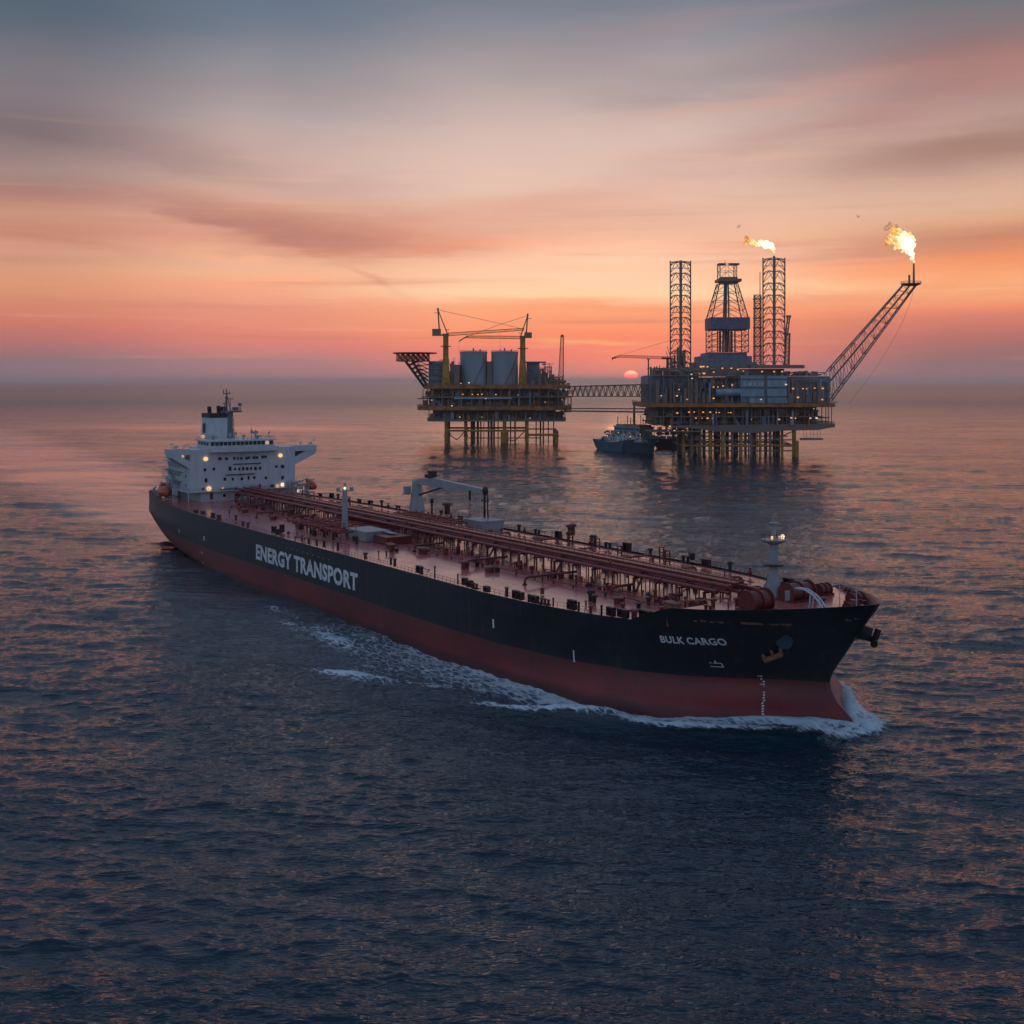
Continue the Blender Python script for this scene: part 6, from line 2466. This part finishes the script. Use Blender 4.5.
# =================================================== footbridges between the platforms
def footbridge(label, pxa, za_d, pxb, zb_d, pya0, pya1, pyb0, pyb1, open_truss):
    A = ((pxa - 512) * (1064 + za_d) / 1200, 1064 + za_d)
    B = ((pxb - 512) * (868 + zb_d) / 1200, 868 + zb_d)
    zt = CAM_H - (pya0 - 381) * A[1] / 1200
    zb = CAM_H - (pya1 - 381) * A[1] / 1200
    zb2 = CAM_H - (pyb1 - 381) * B[1] / 1200
    t = empty('footbridge', (A[0], A[1], zb))
    tag(t, label, 'footbridge')
    L = Vector((B[0] - A[0], B[1] - A[1], zb2 - zb))
    H = zt - zb
    d = L.normalized()
    sd_ = Vector((-d.y, d.x, 0)) * 2.0
    n = 13
    mb = MB()
    for s in (-1, 1):
        o = sd_ * s
        mb.bar(o, o + L, .55, 4)
        mb.bar(o + Vector((0, 0, H)), o + L + Vector((0, 0, H)), .6, 4)
        for i in range(n):
            p, q = o + L * (i / n), o + L * ((i + 1) / n)
            mid = (p + q) / 2
            up = Vector((0, 0, H))
            if open_truss:
                mb.bar(p, mid + up, .3, 4)
                mb.bar(mid + up, q, .3, 4)
                mb.bar(p, p + up, .15, 4)
            else:
                mb.bar(p, p + up, .18, 4)
    mb.build('truss', M_STEEL, t)
    mb = MB()
    a, b = sd_ * .9, -sd_ * .9
    z = H - .5 if open_truss else .3
    mb.add([a + Vector((0, 0, z)), b + Vector((0, 0, z)), b + L + Vector((0, 0, z)), a + L + Vector((0, 0, z)),
            a + Vector((0, 0, z + .5)), b + Vector((0, 0, z + .5)), b + L + Vector((0, 0, z + .5)), a + L + Vector((0, 0, z + .5))],
           [(3, 2, 1, 0), (4, 5, 6, 7), (0, 1, 5, 4), (1, 2, 6, 5), (2, 3, 7, 6), (3, 0, 4, 7)])
    mb.build('walkway', M_STEEL, t)


footbridge('deep lattice footbridge, the upper of two joining the platforms', 570, 8, 649, 6, 386.5, 396.3, 386.2, 396.4, True)
footbridge('thin footbridge, the lower of two joining the platforms, above the support vessel', 566, 8, 656, 6, 408.3, 411.2, 408.4, 412.4, False)

# =================================================== flares
def flame_mat(name, c_in, c_out, s_in, s_out):
    m = bpy.data.materials.new(name)
    m.use_nodes = True
    t = m.node_tree
    t.nodes.clear()
    S = NT(t)
    tc = S.n('ShaderNodeTexCoord')
    n = S.noise(tc.outputs['Object'], .24, 3.5, .55, .4)
    at = S.n('ShaderNodeAttribute', attribute_name='burn').outputs['Fac']
    f = S.m('ADD', at, S.m('MULTIPLY', S.m('SUBTRACT', n, .5), 1.3), clamp=True)
    e = S.n('ShaderNodeEmission')
    S.set(e.inputs[0], S.ramp(f, [(0.0, (.55, .12, .03, 1)), (.3, (1, .36, .07, 1)), (.6, (1, .66, .26, 1)), (1.0, (1, .92, .66, 1))]))
    S.set(e.inputs[1], S.m('ADD', s_out, S.m('MULTIPLY', f, s_in - s_out)))
    tr = S.n('ShaderNodeBsdfTransparent')
    mx = S.n('ShaderNodeMixShader')
    S.set(mx.inputs[0], S.smooth(S.m('ADD', S.m('MULTIPLY', at, .9), S.m('MULTIPLY', n, .9)), .42, .60))
    t.links.new(tr.outputs[0], mx.inputs[1])
    t.links.new(e.outputs[0], mx.inputs[2])
    o = S.n('ShaderNodeOutputMaterial')
    t.links.new(mx.outputs[0], o.inputs[0])
    return m


M_FLAME = flame_mat('flame', 0, 0, 1.6, .75)
ms_ = bpy.data.materials.new('smoke')
ms_.use_nodes = True
S_ = NT(ms_.node_tree)
b_ = ms_.node_tree.nodes['Principled BSDF']
b_.inputs['Base Color'].default_value = (.34, .15, .09, 1)
b_.inputs['Roughness'].default_value = 1.0
lw = S_.n('ShaderNodeLayerWeight')
lw.inputs[0].default_value = .35
tcs = S_.n('ShaderNodeTexCoord')
ns = S_.noise(tcs.outputs['Object'], .45, 4.0, .6)
S_.set(b_.inputs['Alpha'], S_.m('MULTIPLY', S_.smooth(ns, .38, .62), S_.smooth(lw.outputs['Facing'], .95, .35, 0, .30)))


def blobby(name, parts, m, parent, seed, rough=.32):
    """billowing body made of merged lumps, each with its own heat"""
    r = random.Random(seed)
    mb = MB()
    heat = []
    for (x, y, z, rx, rz, h) in parts:
        o = len(mb.v)
        mb.sphere(x, y, z, rx, rx * .8, rz, 14, 10)
        ph = [r.uniform(0, 6.28) for _ in range(6)]
        for i in range(o, len(mb.v)):
            vx, vy, vz = mb.v[i]
            d = Vector((vx - x, vy - y, vz - z))
            k = 1 + rough * (math.sin(d.x * 2.1 / rx * 1.3 + ph[0]) * math.sin(d.z * 2.3 / rz + ph[1]) + .5 * math.sin(d.x * 5 / rx + ph[2]) * math.sin(d.z * 5 / rz + ph[3]) + .4 * math.sin(d.y * 4 / rx + ph[4]))
            d *= k
            mb.v[i] = (x + d.x, y + d.y, z + d.z)
            heat.append(h + .12 * math.sin(i * 1.7))
    o = mb.build(name, m, parent, smooth=True)
    at = o.data.attributes.new('burn', 'FLOAT', 'POINT')
    at.data.foreach_set('value', heat)
    return o


def flare_flame(label, tip, pts, smoke, seed, name='flare_flame'):
    """pts in photo places relative frame"""
    yy = fy0
    base = bx_(tip[0], tip[1], yy)
    t = empty(name, (p2.location[0] + base[0], p2.location[1] + base[1], base[2]))
    tag(t, label, 'flame', 'gas flares burning above the drilling platform')
    r = random.Random(seed)
    parts = []
    for px, py, rp, h in pts:
        q = bx_(px, py, yy)
        parts.append((q[0] - base[0], r.uniform(-1, 1), q[2] - base[2], rp * .73, rp * .73, h))
    blobby('fire', parts, M_FLAME, t, seed)
    sp = []
    for px, py, rp in smoke:
        q = bx_(px, py, yy)
        sp.append((q[0] - base[0], .5, q[2] - base[2], rp * .73, rp * .73, 0))
    if sp:
        tag(blobby('smoke', sp, ms_, t, seed + 5, .4), kind='stuff')
    return t


r_ = random.Random(21)
P = [(913.8, 261.5, 1.0, .9), (912.5, 258, 2.0, 1), (911, 253.5, 3.2, 1), (908.5, 249.5, 4.4, 1), (905, 245.5, 5.4, 1), (908, 242.5, 5, 1), (912, 246, 3.2, .9), (911.5, 239.5, 3.6, .8), (902, 241, 5.4, 1), (905, 236, 4.6, .85), (898, 238, 5, .8), (899, 244.5, 3.8, .7), (894, 240.5, 4, .55), (899, 233.5, 3.8, .6), (893.5, 234.5, 3.8, .5), (888.5, 242, 2.6, .3), (888, 237, 2.2, .25), (893, 229.5, 3.2, .32), (896, 231, 3, .4), (886.5, 244.5, 1.4, .2), (903, 251, 2.2, .5), (896, 247, 2.4, .45), (909, 235, 2.6, .55)]
flare_flame('large orange flame streaming left from the tip of the leaning flare boom', (913.8, 263.5), P, [(890, 226.5, 3.6), (894.5, 226.5, 3.0), (886.5, 228.5, 2.4), (858, 216, 1.6)], 3)
P = [(774, 252, .9, .8), (773.2, 248.6, 1.8, .95), (771, 246, 2.8, 1), (767.5, 244.5, 3.4, 1), (763.5, 245, 3.0, .9), (760, 243, 2.8, .8), (756, 244, 2.6, .7), (752.5, 242.5, 2.6, .5), (748.5, 242.5, 2.6, .4), (745.5, 240.5, 2.2, .25), (747, 238.5, 1.8, .2), (743.6, 243.5, 1.2, .15)]
flare_flame('smaller orange flame blowing left above the right lattice leg', (774, 254.5), P, [(738.5, 226, 1.5), (746, 236.5, 1.6)], 8)

# =================================================== support vessel
def vessel():
    A = Vector(((599 - 512) * 968 / 1200, 968, 0))
    B = Vector(((653.5 - 512) * 906 / 1200, 906, 0))
    d = B - A
    L = d.length
    t = empty('support_vessel', (A.x, A.y, 0), math.atan2(d.y, d.x))
    tag(t, 'dark blue offshore support vessel with pale wheelhouse lying beside the drilling platform', 'ship')
    beam = 8.0
    mb = MB()
    n = 24
    secs = []
    zs = [-2, 0, 3, 6]
    for i in range(n + 1):
        u = i / n
        x = u * L
        top = 7.0 + 4.6 * max(0, (u - .45) / .55) ** .6 + (1.5 if u < .16 else 0)
        fb = min(1, (1 - u) / .3) ** .55 * min(1, .55 + u * 3.5)
        row = []
        for k, f in enumerate((-.3, 0, .4, 1.0)):
            z = -2 if k == 0 else top * f
            rake = (0, 0, 1.2, 4.5)[k] * max(0, u - .7) / .3 - (0, 0, .8, 2.6)[k] * max(0, .12 - u) / .12 + (5, 4, 1.2, 0)[k] * max(0, .12 - u) / .12
            w = beam * fb * (.75 + .25 * f if u > .6 else 1)
            row.append((x + rake, -max(w, .05), z))
        row2 = [(p[0], -p[1], p[2]) for p in row[::-1]]
        secs.append(row + row2)
    m = 8
    mb.add([p for s in secs for p in s], [(i * m + k, (i + 1) * m + k, (i + 1) * m + (k + 1) % m, i * m + (k + 1) % m) for i in range(n) for k in range(m) if k != 7] + [tuple(range(m))])
    mb.build('hull', mat('vessel_blue_hull', (.028, .085, .12), .4), t)
    mb = MB()
    mb.b2(L * .24, L * .97, -6.6, 6.6, 8.4, 10.6)
    mb.b2(L * .30, L * .92, -6.2, 6.2, 10.6, 13.6)
    mb.b2(L * .36, L * .86, -5.8, 5.8, 13.6, 16.4)
    ho = mb.build('deckhouse', mat('vessel_white', (.66, .70, .72), .5, var=.5, scale=.35, col2=(.26, .25, .25)), t)
    mb = MB()
    mb.b2(L * .42, L * .88, -6.6, 6.6, 16.4, 19.4)
    mb.b2(L * .41, L * .89, -7.0, 7.0, 19.4, 20.2)
    wh_ = mb.build('wheelhouse', M_CLAD, t)
    for k in range(9):
        MB().box(L * (.45 + .05 * k), -6.65, 18, 2.4, .2, 1.4).build('window', M_GLASS, wh_)
    mb = MB()
    mb.b2(L * .44, L * .86, -5.8, 5.8, 20.2, 21.4)
    mb.bar((L * .66, 0, 20), (L * .66, 0, 38.5), 1.0, 8, .75)
    mb.build('mast', M_BROWN, t)
    mb = MB()
    for u, h in ((.34, 27), (.52, 28), (.58, 26.5), (.76, 29), (.80, 27), (.84, 25)):
        mb.bar((L * u, 1, 19), (L * u, 1, h), .3, 4)
    tag(mb.build('aerials', M_STEEL, t), kind='stuff')
    r = random.Random(2)
    for k in range(4):
        MB().sphere(L * (.04 + .045 * k), r.uniform(-3, 3), 9.4, 1.6, 1.6, 1.3, 10, 6).build('deck_reel', M_STEEL, t)
    mb = MB()
    for k in range(70):
        x = L * r.uniform(.22, .98)
        y = -r.uniform(5.8, 7.0)
        mb.box(x, y, r.uniform(9, 16), r.uniform(.5, 2.2), .6, r.uniform(.4, 1.8))
    tag(mb.build('deck_gear', M_RUST, t), kind='stuff')
    for px_u, z in ((.30, 12), (.5, 15), (.72, 12.3), (.9, 14.5)):
        MB().box(L * px_u, -6.9, z, .8, .3, .6).build('deck_lamp', M_RIGW, t)


vessel()
# dark barge lying between the vessel and the jacket
t = empty('barge', ((674 - 512) * 985 / 1200, 985, 0), -.05)
tag(t, 'low dark barge moored behind the bow of the support vessel', 'barge')
MB().extrude_y([(-16, 7.5), (-16.5, 3), (-13, -1.5), (14, -1.5), (17, 3), (17, 7.5)][::-1], -5, 6).build('hull', mat('barge_dark', (.018, .026, .034), .5), t)
mb = MB()
r = random.Random(31)
for k in range(40):
    mb.box(r.uniform(-14, 15), r.uniform(-4, 5), 8.4, r.uniform(.5, 3), r.uniform(.5, 2.5), r.uniform(1, 3.4))
tag(mb.build('barge_cargo', M_STEEL, t), kind='stuff')
# ------------------------------------------------------------------ sea haze
hz = MB().b2(-200000, 200000, -1500, 398000, -8, 185).build('haze', [], None)
tag(hz, kind='stuff')
hm = bpy.data.materials.new('haze')
hm.use_nodes = True
ht = hm.node_tree
ht.nodes.clear()
pv = ht.nodes.new('ShaderNodeVolumePrincipled')
pv.inputs['Color'].default_value = (0.96, 0.96, 0.98, 1)
pv.inputs['Density'].default_value = 0.00004
pv.inputs['Anisotropy'].default_value = 0.72
ho_ = ht.nodes.new('ShaderNodeOutputMaterial')
ht.links.new(pv.outputs[0], ho_.inputs['Volume'])
hz.data.materials.append(hm)
